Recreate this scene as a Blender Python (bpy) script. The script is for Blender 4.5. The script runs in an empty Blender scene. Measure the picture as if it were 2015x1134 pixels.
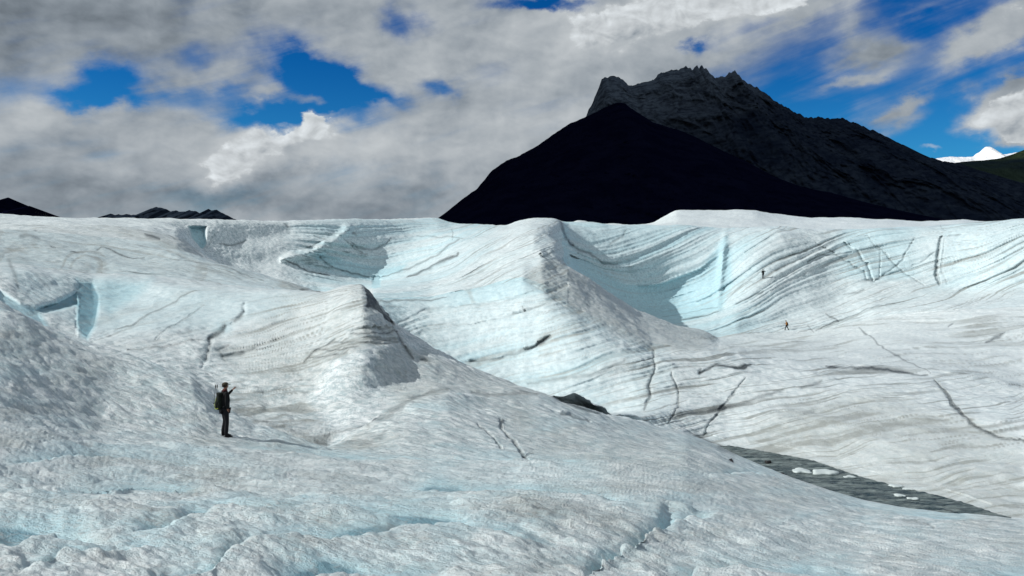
import bpy, bmesh, math, random
import numpy as np
from mathutils import Vector

random.seed(7)
W, H, F, CX, HY = 2015.0, 1134.0, 1581.0, 1007.5, 480.0      # photograph size, focal length, centre column, horizon row
scene = bpy.context.scene
col = scene.collection

# ---------------------------------------------------------------- camera
cam_d = bpy.data.cameras.new("camera")
cam = bpy.data.objects.new("camera", cam_d)
col.objects.link(cam)
cam.location = (0, 0, 0)
cam.rotation_euler = (math.radians(90), 0, 0)
cam_d.sensor_width = 36.0
cam_d.lens = F / W * 36.0
cam_d.shift_y = -(H / 2 - HY) / W
cam_d.clip_start = 0.05
cam_d.clip_end = 200000
scene.camera = cam

# ---------------------------------------------------------------- exposure
scene.view_settings.view_transform = 'Standard'
scene.view_settings.look = 'None'
scene.view_settings.exposure = 0.0
scene.view_settings.gamma = 1.0

# ---------------------------------------------------------------- sun
SUN_EL, SUN_AHEAD = 35.0, -8.0
ce = math.cos(math.radians(SUN_EL))
SUN = Vector((-ce * math.cos(math.radians(SUN_AHEAD)), ce * math.sin(math.radians(SUN_AHEAD)), math.sin(math.radians(SUN_EL))))
sd = bpy.data.lights.new("sun", 'SUN')
sd.energy = 3.95
sd.angle = math.radians(0.5)
sd.color = (1.0, 0.98, 0.945)
so = bpy.data.objects.new("sun", sd)
so.rotation_euler = SUN.to_track_quat('Z', 'Y').to_euler()
so.location = (-60, 10, 60)
col.objects.link(so)


# ---------------------------------------------------------------- node helper
class G:
    """small expression helper around a node tree"""
    def __init__(self, nt):
        self.nt = nt

    def n(self, t, **kw):
        nd = self.nt.nodes.new(t)
        for k, v in kw.items():
            setattr(nd, k, v)
        return nd

    def link(self, a, b):
        self.nt.links.new(a, b)

    def put(self, sock, v):
        if isinstance(v, bpy.types.NodeSocket):
            self.link(v, sock)
        elif v is not None:
            sock.default_value = v

    def m(self, op, a, b=None, c=None, clamp=False):
        nd = self.n('ShaderNodeMath', operation=op, use_clamp=clamp)
        self.put(nd.inputs[0], a)
        if b is not None: self.put(nd.inputs[1], b)
        if c is not None: self.put(nd.inputs[2], c)
        return nd.outputs[0]

    def vec(self, x, y, z):
        nd = self.n('ShaderNodeCombineXYZ')
        self.put(nd.inputs[0], x); self.put(nd.inputs[1], y); self.put(nd.inputs[2], z)
        return nd.outputs[0]

    def vm(self, op, a, b):
        nd = self.n('ShaderNodeVectorMath', operation=op)
        self.put(nd.inputs[0], a)
        if op == 'SCALE': self.put(nd.inputs['Scale'], b)
        else: self.put(nd.inputs[1], b)
        return nd.outputs[0]

    def noise(self, v, scale, detail=5, rough=0.5, dist=0.0, lac=2.0):
        nd = self.n('ShaderNodeTexNoise')
        self.put(nd.inputs['Vector'], v)
        nd.inputs['Scale'].default_value = scale
        nd.inputs['Detail'].default_value = detail
        nd.inputs['Roughness'].default_value = rough
        nd.inputs['Lacunarity'].default_value = lac
        nd.inputs['Distortion'].default_value = dist
        return nd

    def ss(self, v, lo, hi, a=0.0, b=1.0, smooth=True):
        nd = self.n('ShaderNodeMapRange', interpolation_type='SMOOTHSTEP' if smooth else 'LINEAR', clamp=True)
        self.put(nd.inputs[0], v)
        nd.inputs[1].default_value = lo; nd.inputs[2].default_value = hi
        nd.inputs[3].default_value = a; nd.inputs[4].default_value = b
        return nd.outputs[0]

    def mix(self, f, a, b, blend='MIX'):
        nd = self.n('ShaderNodeMix', data_type='RGBA', blend_type=blend)
        self.put(nd.inputs[0], f)
        for s, v in ((nd.inputs[6], a), (nd.inputs[7], b)):
            if isinstance(v, tuple) and len(v) == 3: v = v + (1,)
            self.put(s, v)
        return nd.outputs[2]

    def xyz(self, v):
        nd = self.n('ShaderNodeSeparateXYZ'); self.put(nd.inputs[0], v)
        return nd.outputs


# ---------------------------------------------------------------- world: sky and clouds by direction
world = bpy.data.worlds.new("World")
scene.world = world
world.use_nodes = True
wt = world.node_tree
wt.nodes.clear()
g = G(wt)
tc = g.n('ShaderNodeTexCoord')
dx, dy, dz = g.xyz(tc.outputs['Generated'])
AZ = g.m('MULTIPLY', g.m('ARCTAN2', dx, dy), 57.2958)
EL = g.m('MULTIPLY', g.m('ARCSINE', dz), 57.2958)


def deg(px, py):
    a = math.atan((px - CX) / F)
    return math.degrees(a), math.degrees(math.atan((HY - py) / F * math.cos(a)))


P0 = g.vec(g.m('MULTIPLY', AZ, 0.1), g.m('MULTIPLY', EL, 0.15), 0.37)
wn = g.noise(P0, 1.1, 4, 0.55)
wx, wy, _ = g.xyz(g.vm('SUBTRACT', wn.outputs['Color'], (0.5, 0.5, 0.5)))
wn2 = g.noise(P0, 4.5, 5, 0.6)
vx, vy, _ = g.xyz(g.vm('SUBTRACT', wn2.outputs['Color'], (0.5, 0.5, 0.5)))
AW = g.m('ADD', g.m('ADD', AZ, g.m('MULTIPLY', wx, 5.0)), g.m('MULTIPLY', vx, 2.6))
EW = g.m('ADD', g.m('ADD', EL, g.m('MULTIPLY', wy, 2.6)), g.m('MULTIPLY', vy, 2.0))
DPP = math.degrees(1 / F)


def blobs(lst):
    tot = None
    for (px, py, rx, ry, amp, rot) in lst:
        a0, e0 = deg(px, py)
        c, s = math.cos(math.radians(rot)), math.sin(math.radians(rot))
        u = g.m('SUBTRACT', AW, a0); v = g.m('SUBTRACT', EW, e0)
        rx *= DPP; ry *= DPP
        p = g.m('ADD', g.m('MULTIPLY', u, c / rx), g.m('MULTIPLY', v, s / rx))
        q = g.m('ADD', g.m('MULTIPLY', u, -s / ry), g.m('MULTIPLY', v, c / ry))
        r = g.m('ADD', g.m('MULTIPLY', p, p), g.m('MULTIPLY', q, q))
        e = g.m('MULTIPLY', g.m('EXPONENT', g.m('MULTIPLY', r, -1.0)), amp)
        tot = e if tot is None else g.m('ADD', tot, e)
    return tot


fb = g.noise(P0, 1.5, 8, 0.52, 0.25).outputs['Fac']
P1 = g.vm('ADD', P0, (-0.10, 0.14, 0.0))
fb2 = g.noise(P1, 1.5, 4, 0.45, 0.25).outputs['Fac']
wisp = g.noise(g.vec(g.m('MULTIPLY', g.m('ADD', AZ, g.m('MULTIPLY', EL, -1.1)), 0.05), g.m('MULTIPLY', g.m('ADD', EL, g.m('MULTIPLY', AZ, -0.28)), 0.35), 2.0), 1.5, 7, 0.6, 0.6).outputs['Fac']
base = g.m('MAXIMUM', g.ss(AZ, deg(1060, 0)[0], deg(1420, 0)[0], 0.97, 0.15), g.m('MAXIMUM', g.ss(AZ, 48, 80, 0, 1.0), g.ss(EL, 26, 42, 0, 1.0)))
cover = g.m('ADD', base, g.m('MULTIPLY', g.m('SUBTRACT', fb, 0.5), 1.0))
cover = g.m('ADD', cover, g.m('MULTIPLY', g.m('SUBTRACT', wisp, 0.5), 0.95))
cover = g.m('ADD', cover, blobs([
    (228, 158, 58, 42, -0.95, 0), (170, 192, 80, 18, -0.6, 0), (300, 185, 80, 22, -0.5, 0),
    (600, 130, 95, 38, -1.0, -20), (665, 175, 85, 46, -0.9, -20), (560, 212, 130, 38, -0.95, 5), (520, 240, 80, 18, -0.6, 0),
    (480, 180, 60, 15, -0.3, 20), (865, 165, 38, 22, -0.75, -15), (810, 40, 30, 40, -0.65, 70), (1080, 2, 90, 14, -1.0, 0), (385, 115, 30, 22, -0.3, 0),
    (760, 195, 60, 16, -0.35, 0), (980, 10, 60, 12, -0.35, 0), (620, 265, 40, 40, 0.5, 0), (600, 196, 60, 11, 0.55, 8), (520, 178, 50, 16, 0.5, 20), (700, 205, 60, 16, 0.45, -10), (640, 225, 40, 8, 0.35, 10), (250, 178, 50, 9, 0.4, 5), (1130, 40, 25, 30, -0.35, 60),
    (1330, 30, 230, 62, 1.2, 8), (1200, 70, 110, 60, 0.7, 0), (1300, 125, 190, 40, 0.45, 0), (1370, 90, 18, 14, -0.7, 0), (1560, 5, 90, 20, 0.55, 0),
    (1440, 170, 150, 40, 0.15, 0),
    (1700, 112, 62, 26, 0.85, 8), (1935, 75, 80, 26, 0.8, 28), (1990, 40, 80, 45, 0.8, 20), (1800, 20, 150, 16, 0.3, 20),
    (1975, 230, 62, 36, 1.3, 0), (2040, 215, 60, 55, 1.3, 0), (2060, 170, 70, 30, 0.8, 0), (2010, 278, 30, 12, 0.7, 0), (1985, 165, 40, 12, 0.4, 0),
    (1740, 235, 50, 22, 0.55, 20), (1770, 208, 60, 8, 0.4, 20), (1680, 168, 60, 9, 0.45, 15), (1840, 300, 20, 7, 0.6, 0), (1660, 60, 20, 50, 0.25, 0), (1620, 240, 200, 60, 0.12, 15), (1600, 60, 160, 50, 0.18, 15), (1850, 100, 200, 40, 0.12, 25),
]))
opac = g.ss(cover, 0.12, 1.0)
lit = g.m('MULTIPLY', g.m('SUBTRACT', fb, fb2), 2.6)
fbs = g.noise(P0, 5.5, 6, 0.6, 0.3).outputs['Fac']
fbs2 = g.noise(g.vm('ADD', P0, (-0.03, 0.045, 0.0)), 5.5, 3, 0.5, 0.3).outputs['Fac']
lit2 = g.m('MULTIPLY', g.m('SUBTRACT', fbs, fbs2), 1.1)
glow = blobs([
    (470, 320, 95, 42, 0.16, 25), (600, 250, 62, 28, 0.16, 10), (520, 300, 40, 24, 0.14, 20), (640, 300, 70, 30, 0.06, 20), (420, 350, 150, 40, 0.03, 10),
    (700, 290, 200, 60, 0.07, 0), (230, 280, 180, 60, 0.05, 0),
    (1250, 45, 180, 50, 0.16, 5), (1160, 60, 40, 35, 0.12, 0), (1400, 20, 140, 30, 0.10, 0), (1260, 150, 160, 35, -0.02, 0),
    (1975, 235, 70, 36, 0.22, 0), (1930, 215, 25, 20, 0.1, 0), (2000, 165, 60, 20, -0.05, 0), (1700, 112, 70, 26, -0.10, 8), (1950, 55, 100, 30, 0.07, 20),
    (100, 90, 260, 80, -0.11, 0), (90, 290, 100, 25, -0.06, 10), (420, 385, 130, 22, -0.13, -10), (600, 345, 110, 16, -0.08, 10), (140, 380, 200, 50, -0.12, 0), (700, 400, 260, 40, -0.10, 0),
    (470, 40, 120, 50, -0.03, 0), (560, 60, 110, 30, 0.04, 0), (1000, 180, 200, 120, 0.05, 0), (1090, 180, 90, 20, -0.05, 0), (1840, 300, 25, 8, 0.3, 0),
    (300, 20, 300, 30, -0.06, 0),
])
bri = g.m('ADD', g.m('ADD', g.m('ADD', 0.39, glow), g.m('MULTIPLY', lit, 0.20)), g.m('MULTIPLY', lit2, 0.15))
bri = g.m('MAXIMUM', bri, 0.16)
heads = g.m('ADD', g.m('ADD', blobs([
    (480, 312, 78, 30, 1.0, 25), (612, 246, 44, 24, 1.0, 0), (560, 285, 50, 20, 0.7, 20), (660, 280, 70, 22, 0.5, 10), (1190, 50, 70, 45, 1.0, 0), (1330, 25, 170, 38, 1.0, 8),
    (1975, 236, 64, 32, 1.0, 0), (2040, 215, 60, 50, 1.0, 0), (2006, 276, 26, 12, 0.9, 0), (1500, 5, 120, 14, 0.8, 8), (1960, 30, 80, 25, 0.5, 20)]),
    g.m('MULTIPLY', g.m('SUBTRACT', fb, 0.5), 1.3)), g.m('MULTIPLY', g.m('SUBTRACT', fbs, 0.5), 1.1))
hm = g.ss(heads, 0.42, 0.72)
hshade = g.m('ADD', g.m('ADD', g.m('ADD', 0.66, blobs([(505, 352, 95, 20, -0.26, 25), (650, 290, 70, 18, -0.24, 12), (1270, 100, 190, 30, -0.30, 5), (1990, 262, 70, 18, -0.2, 0)])), g.m('MULTIPLY', lit2, 0.8)), g.m('MULTIPLY', g.m('SUBTRACT', heads, 0.9), -0.12))
bri = g.m('ADD', g.m('MULTIPLY', bri, g.m('SUBTRACT', 1.0, g.m('MULTIPLY', hm, 0.85))), g.m('MULTIPLY', g.m('MULTIPLY', hshade, hm), 0.85))
opac = g.m('MAXIMUM', opac, hm)
ccol = g.mix(g.ss(bri, 0.15, 0.6), (0.81, 0.96, 1.12), (0.94, 1.0, 1.04))
ccol = g.mix(1.0, ccol, g.vec(bri, bri, bri), 'MULTIPLY')
sky = g.n('ShaderNodeTexSky', sky_type='NISHITA', sun_disc=False)
sky.sun_elevation = math.radians(SUN_EL)
sky.sun_rotation = math.atan2(SUN.x, SUN.y)
sky.altitude = 600; sky.air_density = 1.0; sky.dust_density = 0.3; sky.ozone_density = 2.5
deep = g.mix(g.ss(EL, 3.0, 15.0), (0.10, 0.52, 0.86), (0.01, 0.32, 0.72))
skyc = g.mix(1.0, g.vm('SCALE', sky.outputs[0], 0.1), deep, 'MULTIPLY')
full = g.mix(opac, skyc, ccol)
below = g.ss(EL, -6.0, -0.5)
full = g.mix(below, (0.12, 0.13, 0.14), full)
bg = g.n('ShaderNodeBackground')
g.link(g.vm('SCALE', full, 10.0), bg.inputs[0])
bg.inputs[1].default_value = 0.1
wo = g.n('ShaderNodeOutputWorld')
g.link(bg.outputs[0], wo.inputs[0])


# ---------------------------------------------------------------- numpy noise
rs = np.random.RandomState(3)
_p = rs.permutation(256).astype(np.int32); _p = np.concatenate([_p, _p, _p])
_gr = rs.normal(size=(256, 3)).astype(np.float32); _gr /= np.linalg.norm(_gr, axis=1)[:, None]


def pn(x, y, z=0.0, seed=0):
    x = np.asarray(x, np.float32); y = np.asarray(y, np.float32)
    z = np.broadcast_to(np.asarray(z, np.float32), x.shape) + np.float32(seed * 7.31)
    xi = np.floor(x).astype(np.int32); yi = np.floor(y).astype(np.int32); zi = np.floor(z).astype(np.int32)
    fx = x - xi; fy = y - yi; fz = z - zi
    u = fx * fx * fx * (fx * (fx * 6 - 15) + 10); v = fy * fy * fy * (fy * (fy * 6 - 15) + 10); w = fz * fz * fz * (fz * (fz * 6 - 15) + 10)
    res = 0
    for a in (0, 1):
        pa = _p[(xi + a) & 255]
        for b in (0, 1):
            pb = _p[pa + ((yi + b) & 255)]
            for c in (0, 1):
                h = _p[pb + ((zi + c) & 255)]
                gv = _gr[h]
                d = gv[..., 0] * (fx - a) + gv[..., 1] * (fy - b) + gv[..., 2] * (fz - c)
                res = res + d * (u if a else 1 - u) * (v if b else 1 - v) * (w if c else 1 - w)
    return res * 1.6


def fbm(x, y, z=0.0, o=4, gain=0.5, seed=0, ridged=False):
    r = 0; a = 1.0; f = 1.0
    for k in range(o):
        n = pn(x * f, y * f, np.asarray(z) * f, seed + k)
        if ridged: n = 1 - 2 * np.abs(n)
        r = r + a * n
        a *= gain; f *= 2.03
    return r


def sst(x, a, b):
    t = np.clip((x - a) / (b - a), 0, 1)
    return t * t * (3 - 2 * t)


# ---------------------------------------------------------------- mesh from grid
def grid_mesh(name, P, mat, attrs=None, flip=False):
    nr, nc = P.shape[:2]
    me = bpy.data.meshes.new(name)
    idx = np.arange(nr * nc, dtype=np.int32).reshape(nr, nc)
    q = np.stack([idx[:-1, :-1], idx[:-1, 1:], idx[1:, 1:], idx[1:, :-1]], -1).reshape(-1, 4)
    if flip: q = q[:, ::-1]
    me.vertices.add(nr * nc)
    me.vertices.foreach_set('co', P.reshape(-1).astype(np.float32))
    me.loops.add(q.size)
    me.loops.foreach_set('vertex_index', q.reshape(-1))
    me.polygons.add(len(q))
    me.polygons.foreach_set('loop_start', np.arange(0, q.size, 4, dtype=np.int32))
    me.update(calc_edges=True)
    me.polygons.foreach_set('use_smooth', np.ones(len(q), dtype=bool))
    for k, v in (attrs or {}).items():
        a = me.attributes.new(k, 'FLOAT', 'POINT')
        a.data.foreach_set('value', v.reshape(-1).astype(np.float32))
    me.materials.append(mat)
    ob = bpy.data.objects.new(name, me)
    col.objects.link(ob)
    return ob


def structure(ob):
    ob['kind'] = 'structure'
    return ob


def new_mat(name, rough=0.6, spec=0.3):
    m = bpy.data.materials.new(name)
    m.use_nodes = True
    b = m.node_tree.nodes['Principled BSDF']
    b.inputs['Roughness'].default_value = rough
    b.inputs['Specular IOR Level'].default_value = spec
    return m, G(m.node_tree), b


def attr(g, name):
    return g.n('ShaderNodeAttribute', attribute_name=name).outputs['Fac']


# ================================================================ GLACIER
# Profile lines, near to far.  Each: ([(px, row)...], [(px, distance m)...]) measured against the photograph's scale.
Y, T, NR = [], [], []


def line(ys, ts, rows=0):
    Y.append(ys); T.append(ts); NR.append(rows)          # rows = number of grid rows from the previous line to this one


# 0 nearest ground
line([(0, 1136), (1, 1136)], [(0, 4.5), (500, 5), (1000, 5.5), (1500, 7), (2015, 9), (3000, 12)])
# 1
line([(0, 1000), (1300, 1000), (1600, 1058), (2015, 1075), (3000, 1100)], [(0, 7.5), (500, 8.5), (1000, 9.5), (1300, 12), (1600, 13), (2015, 16), (3000, 20)], 110)
# 2 the walker's level
line([(-1000, 700), (0, 790), (200, 840), (442, 860), (650, 885), (800, 900), (1000, 915), (1198, 905), (1350, 910), (1450, 935), (1700, 1012), (2015, 1040), (3000, 1085)],
     [(-1000, 17), (0, 21.5), (200, 24.5), (442, 26.6), (650, 27.5), (800, 26), (1000, 26), (1198, 29), (1350, 32), (1450, 33), (1700, 28), (2015, 27), (3000, 26)], 130)
# 3 skyline of the near ice / crease of the dome / near bank of the stream
line([(-1100, 330), (-200, 505), (0, 590), (40, 613), (100, 645), (200, 680), (300, 707), (380, 738), (430, 792), (500, 838), (600, 862), (645, 874), (690, 858), (725, 838), (770, 810), (800, 792), (850, 777), (880, 769), (960, 775), (1060, 778), (1130, 795),
      (1198, 815), (1350, 852), (1410, 876), (1450, 895), (1500, 916), (1560, 940), (1630, 964), (1700, 984), (1780, 999), (1850, 1009), (1960, 1016), (2015, 1024), (3000, 1070)],
     [(-1100, 60), (-200, 41), (0, 38.8), (200, 37.2), (380, 34.5), (500, 31.5), (600, 30), (660, 31), (720, 36), (800, 38.8), (880, 41.8), (1060, 48), (1198, 54), (1350, 66), (1450, 68.5), (1560, 62), (1700, 56.2), (1850, 53.5), (1960, 53), (2015, 52), (3000, 45)], 170)
# 4 hollow behind it / stream bed
line([(-1100, 345), (-200, 525), (0, 612), (200, 700), (380, 756), (430, 806), (500, 848), (600, 868), (650, 872), (725, 834), (800, 788), (880, 765), (960, 772), (1060, 775), (1198, 825), (1350, 862), (1410, 890), (1450, 906), (1560, 950), (1700, 990), (1850, 1013), (1960, 1018), (2015, 1022), (3000, 1066)],
     [(-1100, 66), (-200, 52), (0, 48), (200, 44), (380, 38.5), (500, 33.5), (600, 31.5), (660, 33), (720, 37.2), (800, 40.2), (880, 43.2), (1060, 49), (1198, 60), (1350, 70), (1450, 69.2), (1560, 62.7), (1700, 57), (1850, 54), (1960, 53.4), (2015, 53), (3000, 46)], 14)
# 5 foot of the next slope / far bank
line([(-1100, 340), (-200, 520), (0, 606), (100, 655), (200, 690), (300, 712), (380, 742), (430, 782), (500, 815), (600, 838), (650, 826), (700, 796), (760, 762), (850, 740), (930, 752), (1040, 771), (1130, 785), (1198, 818), (1260, 830), (1300, 838), (1350, 852),
      (1400, 870), (1440, 881), (1500, 890), (1600, 909), (1660, 930), (1700, 944), (1780, 963), (1850, 979), (1900, 993), (1960, 1013), (2015, 1019), (3000, 1060)],
     [(-1100, 70), (-200, 57), (0, 53), (200, 50), (380, 46), (500, 41), (600, 39), (660, 40.2), (720, 43), (800, 45.8), (880, 48.2), (1060, 51), (1198, 68), (1260, 70), (1350, 73), (1440, 71.0), (1500, 69.6), (1600, 66.6), (1700, 61.6), (1780, 59), (1850, 57.2), (1900, 55.6), (1960, 53.6), (2015, 53.4), (3000, 47)], 26)
# 6 crest of the middle ridge / lip of the left bowl
line([(-1100, 330), (-200, 515), (0, 525), (100, 541), (150, 547), (185, 552), (210, 550), (300, 552), (400, 560), (500, 567), (600, 573), (640, 574), (665, 566), (690, 558), (715, 558), (728, 572), (745, 598), (770, 630), (800, 653), (850, 683), (930, 725), (1000, 752), (1040, 765), (1085, 778),
      (1110, 777), (1132, 771), (1150, 779), (1175, 795), (1198, 812), (1260, 822), (1400, 800), (1550, 820), (1700, 855), (1850, 880), (2015, 905), (3000, 940)],
     [(-1100, 80), (-200, 66), (0, 66), (185, 70), (400, 69), (560, 67), (640, 64), (715, 60), (770, 59), (850, 57), (930, 56), (1040, 55), (1130, 55), (1198, 60), (1260, 72), (1400, 79), (1550, 75), (1700, 69), (1850, 65), (2015, 62), (3000, 55)], 150)
# 7 hidden hollow behind the middle ridge / slope
line([(-1100, 320), (0, 505), (200, 530), (400, 550), (560, 571), (630, 582), (680, 600), (715, 620), (770, 665), (850, 715), (930, 755), (1040, 790), (1100, 800), (1198, 822), (1260, 800), (1300, 785), (1400, 765), (1550, 785), (1700, 800), (1850, 815), (2015, 830), (3000, 880)],
     [(-1100, 90), (0, 74), (200, 78), (400, 78), (560, 75), (640, 80), (680, 86), (770, 88), (930, 84), (1100, 79), (1198, 76), (1260, 78), (1400, 83), (1550, 80), (1700, 76), (1850, 72), (2015, 69), (3000, 60)], 26)
# 8 crest of the left hill / nose of the central ridge / edge of the plain
line([(-1100, 300), (0, 455), (200, 470), (300, 478), (350, 484), (430, 514), (500, 535), (560, 552), (628, 573), (680, 585), (740, 588), (850, 590), (950, 572), (1030, 553), (1070, 573), (1110, 605), (1160, 640), (1220, 665), (1280, 690), (1400, 698), (1513, 715), (1650, 727), (1832, 740), (1900, 752), (2015, 775), (3000, 800)],
     [(-1100, 110), (0, 95), (200, 98), (350, 97), (430, 94), (500, 91), (560, 87), (628, 83), (680, 94), (740, 102), (850, 104), (950, 102), (1030, 100), (1070, 96), (1110, 93), (1160, 91), (1280, 90), (1400, 90), (1513, 91), (1650, 89), (1832, 86), (2015, 80), (3000, 70)], 120)
# 9 crest of the central ridge's flank / the plain where the far walkers are
line([(-1100, 285), (0, 437), (200, 447), (300, 455), (350, 465), (430, 530), (500, 552), (560, 570), (628, 595), (680, 596), (740, 575), (850, 567), (950, 540), (1050, 503), (1066, 497), (1100, 514), (1150, 545), (1200, 575), (1260, 612), (1330, 640), (1390, 656), (1412, 666), (1450, 664), (1549, 660), (1650, 655), (1720, 645), (1850, 640), (2015, 635), (3000, 640)],
     [(-1100, 130), (0, 115), (300, 115), (350, 116), (430, 118), (500, 112), (628, 104), (680, 106), (740, 112), (850, 114), (950, 113), (1050, 112), (1100, 113), (1200, 117), (1260, 119), (1330, 123), (1390, 129), (1412, 133), (1549, 143), (1720, 136), (2015, 120), (3000, 100)], 70)
# 10
line([(-1100, 280), (0, 430), (200, 438), (300, 443), (350, 450), (430, 528), (500, 555), (628, 598), (680, 590), (740, 569), (850, 548), (950, 515), (1050, 475), (1095, 478), (1116, 520), (1150, 575), (1200, 605), (1260, 632), (1330, 652), (1390, 659), (1412, 661), (1450, 648), (1549, 649), (1650, 630), (1720, 610), (1850, 598), (2015, 590), (3000, 600)],
     [(-1100, 140), (0, 120), (300, 122), (350, 126), (430, 142), (500, 138), (628, 130), (680, 128), (740, 130), (850, 122), (950, 119), (1050, 119), (1095, 119), (1116, 130), (1200, 137), (1260, 138), (1330, 138), (1390, 137), (1412, 138), (1450, 146), (1549, 148), (1650, 150), (1720, 150), (2015, 135), (3000, 110)], 46)
# 11 foot / middle of the far walls
line([(-1100, 278), (0, 426), (300, 438), (350, 444), (385, 490), (430, 512), (500, 530), (560, 520), (620, 535), (680, 548), (740, 560), (800, 535), (850, 515), (900, 492), (950, 478), (1050, 452), (1095, 456), (1116, 500), (1150, 550), (1200, 580), (1260, 605), (1330, 622), (1420, 600), (1501, 549), (1560, 552), (1640, 570), (1700, 556), (1760, 566), (1903, 576), (2015, 568), (3000, 560)],
     [(-1100, 155), (0, 134), (300, 138), (350, 141), (385, 142), (430, 144), (560, 149), (740, 155), (850, 152), (900, 142), (950, 134), (1050, 133), (1095, 139), (1114, 154), (1200, 158), (1260, 160), (1330, 162), (1420, 160), (1501, 163), (1560, 166), (1700, 168), (1903, 160), (2015, 152), (3000, 130)], 90)
# 12 far rim
line([(-1100, 275), (0, 421), (60, 425), (115, 432), (200, 433), (400, 434), (480, 437), (560, 437), (640, 434), (700, 431), (800, 430), (861, 431.5), (889, 440), (918, 443.5), (970, 445), (999, 443), (1023, 436), (1045, 432), (1095, 433), (1110, 438), (1165, 440), (1200, 444), (1256, 445), (1290, 444), (1350, 442), (1420, 450), (1535, 447), (1600, 452), (1700, 450), (1814, 445), (1900, 440), (1960, 438), (2015, 433), (3000, 380)],
     [(-1100, 165), (0, 146), (300, 149), (350, 151), (385, 152), (430, 154), (500, 158), (600, 164), (750, 182), (861, 205), (918, 195), (985, 182), (1045, 174), (1095, 179), (1116, 183), (1200, 184), (1300, 186), (1420, 190), (1535, 183), (1600, 185), (1700, 186), (1900, 183), (2015, 176), (3000, 150)], 110)
# 13 behind the rim
line([(-1100, 290), (0, 430), (300, 441), (861, 441), (950, 462), (1045, 476), (1130, 470), (1200, 456), (1300, 449), (1420, 456), (1600, 458), (1800, 452), (2015, 443), (3000, 400)],
     [(-1100, 190), (0, 170), (300, 175), (400, 210), (861, 250), (985, 220), (1045, 210), (1200, 240), (1420, 240), (2015, 230), (3000, 200)], 12)
# 14 far plateau
line([(-1100, 290), (0, 432), (860, 444), (1000, 450), (1120, 441), (1136, 433.5), (1152, 435), (1165, 440), (1250, 444), (1286, 438), (1300, 431), (1314, 422.6), (1330, 414), (1460, 413.7), (1484, 415.5), (1513, 421), (1555, 426), (1584, 428.6), (1672, 429), (1743, 431.5), (1814, 437), (1896, 433.5), (1956, 438), (2015, 436), (3000, 400)],
     [(-1100, 300), (0, 320), (1200, 330), (1500, 320), (2015, 300), (3000, 300)], 34)
line([(-1100, 330), (0, 440), (1000, 455), (2015, 445), (3000, 420)], [(-1100, 420), (3000, 420)], 8)
line([(-1100, 480), (1000, 500), (3000, 480)], [(-1100, 800), (3000, 800)], 8)

px = np.concatenate([-1100 + (np.linspace(0, 1, 90) ** 0.8) * 1080, np.arange(-20, 2036, 1.6)[1:], 2036 + (np.linspace(0, 1, 80) ** 1.25) * 960])
nk = len(Y)


def gsmooth(a, s):
    r = int(3 * s) + 1
    k = np.exp(-0.5 * (np.arange(-r, r + 1) / s) ** 2); k /= k.sum()
    return np.convolve(np.pad(a, r, mode='edge'), k, 'valid')


YK = np.zeros((nk, len(px))); LK = np.zeros((nk, len(px)))
for k in range(nk):
    y = np.interp(px, *zip(*Y[k])); t = np.interp(px, *zip(*T[k]))
    YK[k] = gsmooth(y, 11.0 if k in (5, 7, 11) else 2.2)
    soft_, hard_ = gsmooth(np.log(t), 20.0), gsmooth(np.log(t), 4.0)
    w_ = (np.exp(-((px - 1106) / 45) ** 2) if k in (11, 12) else 0) + (np.exp(-((px - 372) / 40) ** 2) if k in (11, 12) else 0)
    LK[k] = soft_ * (1 - w_) + hard_ * w_


def pchip_rows(K, qs):
    d = np.diff(K, axis=0)
    m = np.zeros_like(K)
    a, b = d[:-1], d[1:]
    same = (a * b) > 0
    with np.errstate(divide='ignore', invalid='ignore'):
        h = np.where(same, 2 * a * b / (a + b), 0)
    m[1:-1] = h
    m[0] = d[0]; m[-1] = d[-1]
    i = np.clip(np.floor(qs).astype(int), 0, len(K) - 2)
    u = (qs - i)[:, None]
    return ((2 * u ** 3 - 3 * u ** 2 + 1) * K[i] + (u ** 3 - 2 * u ** 2 + u) * m[i] + (-2 * u ** 3 + 3 * u ** 2) * K[i + 1] + (u ** 3 - u ** 2) * m[i + 1])


qs = [0.0]
for k in range(1, nk):
    n = NR[k]
    qs += list(k - 1 + (np.arange(n) + 1) / n)
qs = np.array(qs)
PY = pchip_rows(YK, qs); LT = pchip_rows(LK, qs)
PX = np.broadcast_to(px[None, :], PY.shape).copy()
Q = np.broadcast_to(qs[:, None], PY.shape).copy()
TT = np.exp(LT)


def polym(pts, soft=4.0):
    """soft mask of a polygon drawn on the surface chart"""
    xs = np.array([p[0] for p in pts], float); ys = np.array([p[1] for p in pts], float)
    x0, x1, y0, y1 = xs.min() - 3 * soft, xs.max() + 3 * soft, ys.min() - 3 * soft, ys.max() + 3 * soft
    out = np.zeros_like(PX)
    sel = (PX > x0) & (PX < x1) & (PY > y0) & (PY < y1)
    X, Yv = PX[sel], PY[sel]
    ins = np.zeros(X.shape, bool); dist = np.full(X.shape, 1e9)
    n = len(pts)
    for i in range(n):
        xa, ya, xb, yb = xs[i], ys[i], xs[(i + 1) % n], ys[(i + 1) % n]
        if ya != yb:
            c = ((ya > Yv) != (yb > Yv)) & (X < (xb - xa) * (Yv - ya) / (yb - ya) + xa)
            ins ^= c
        L = (xb - xa) ** 2 + (yb - ya) ** 2 + 1e-9
        u = np.clip(((X - xa) * (xb - xa) + (Yv - ya) * (yb - ya)) / L, 0, 1)
        dist = np.minimum(dist, np.hypot(X - xa - u * (xb - xa), Yv - ya - u * (yb - ya)))
    sdv = np.where(ins, dist, -dist)
    out[sel] = sst(sdv, -soft, soft)
    return out


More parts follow.
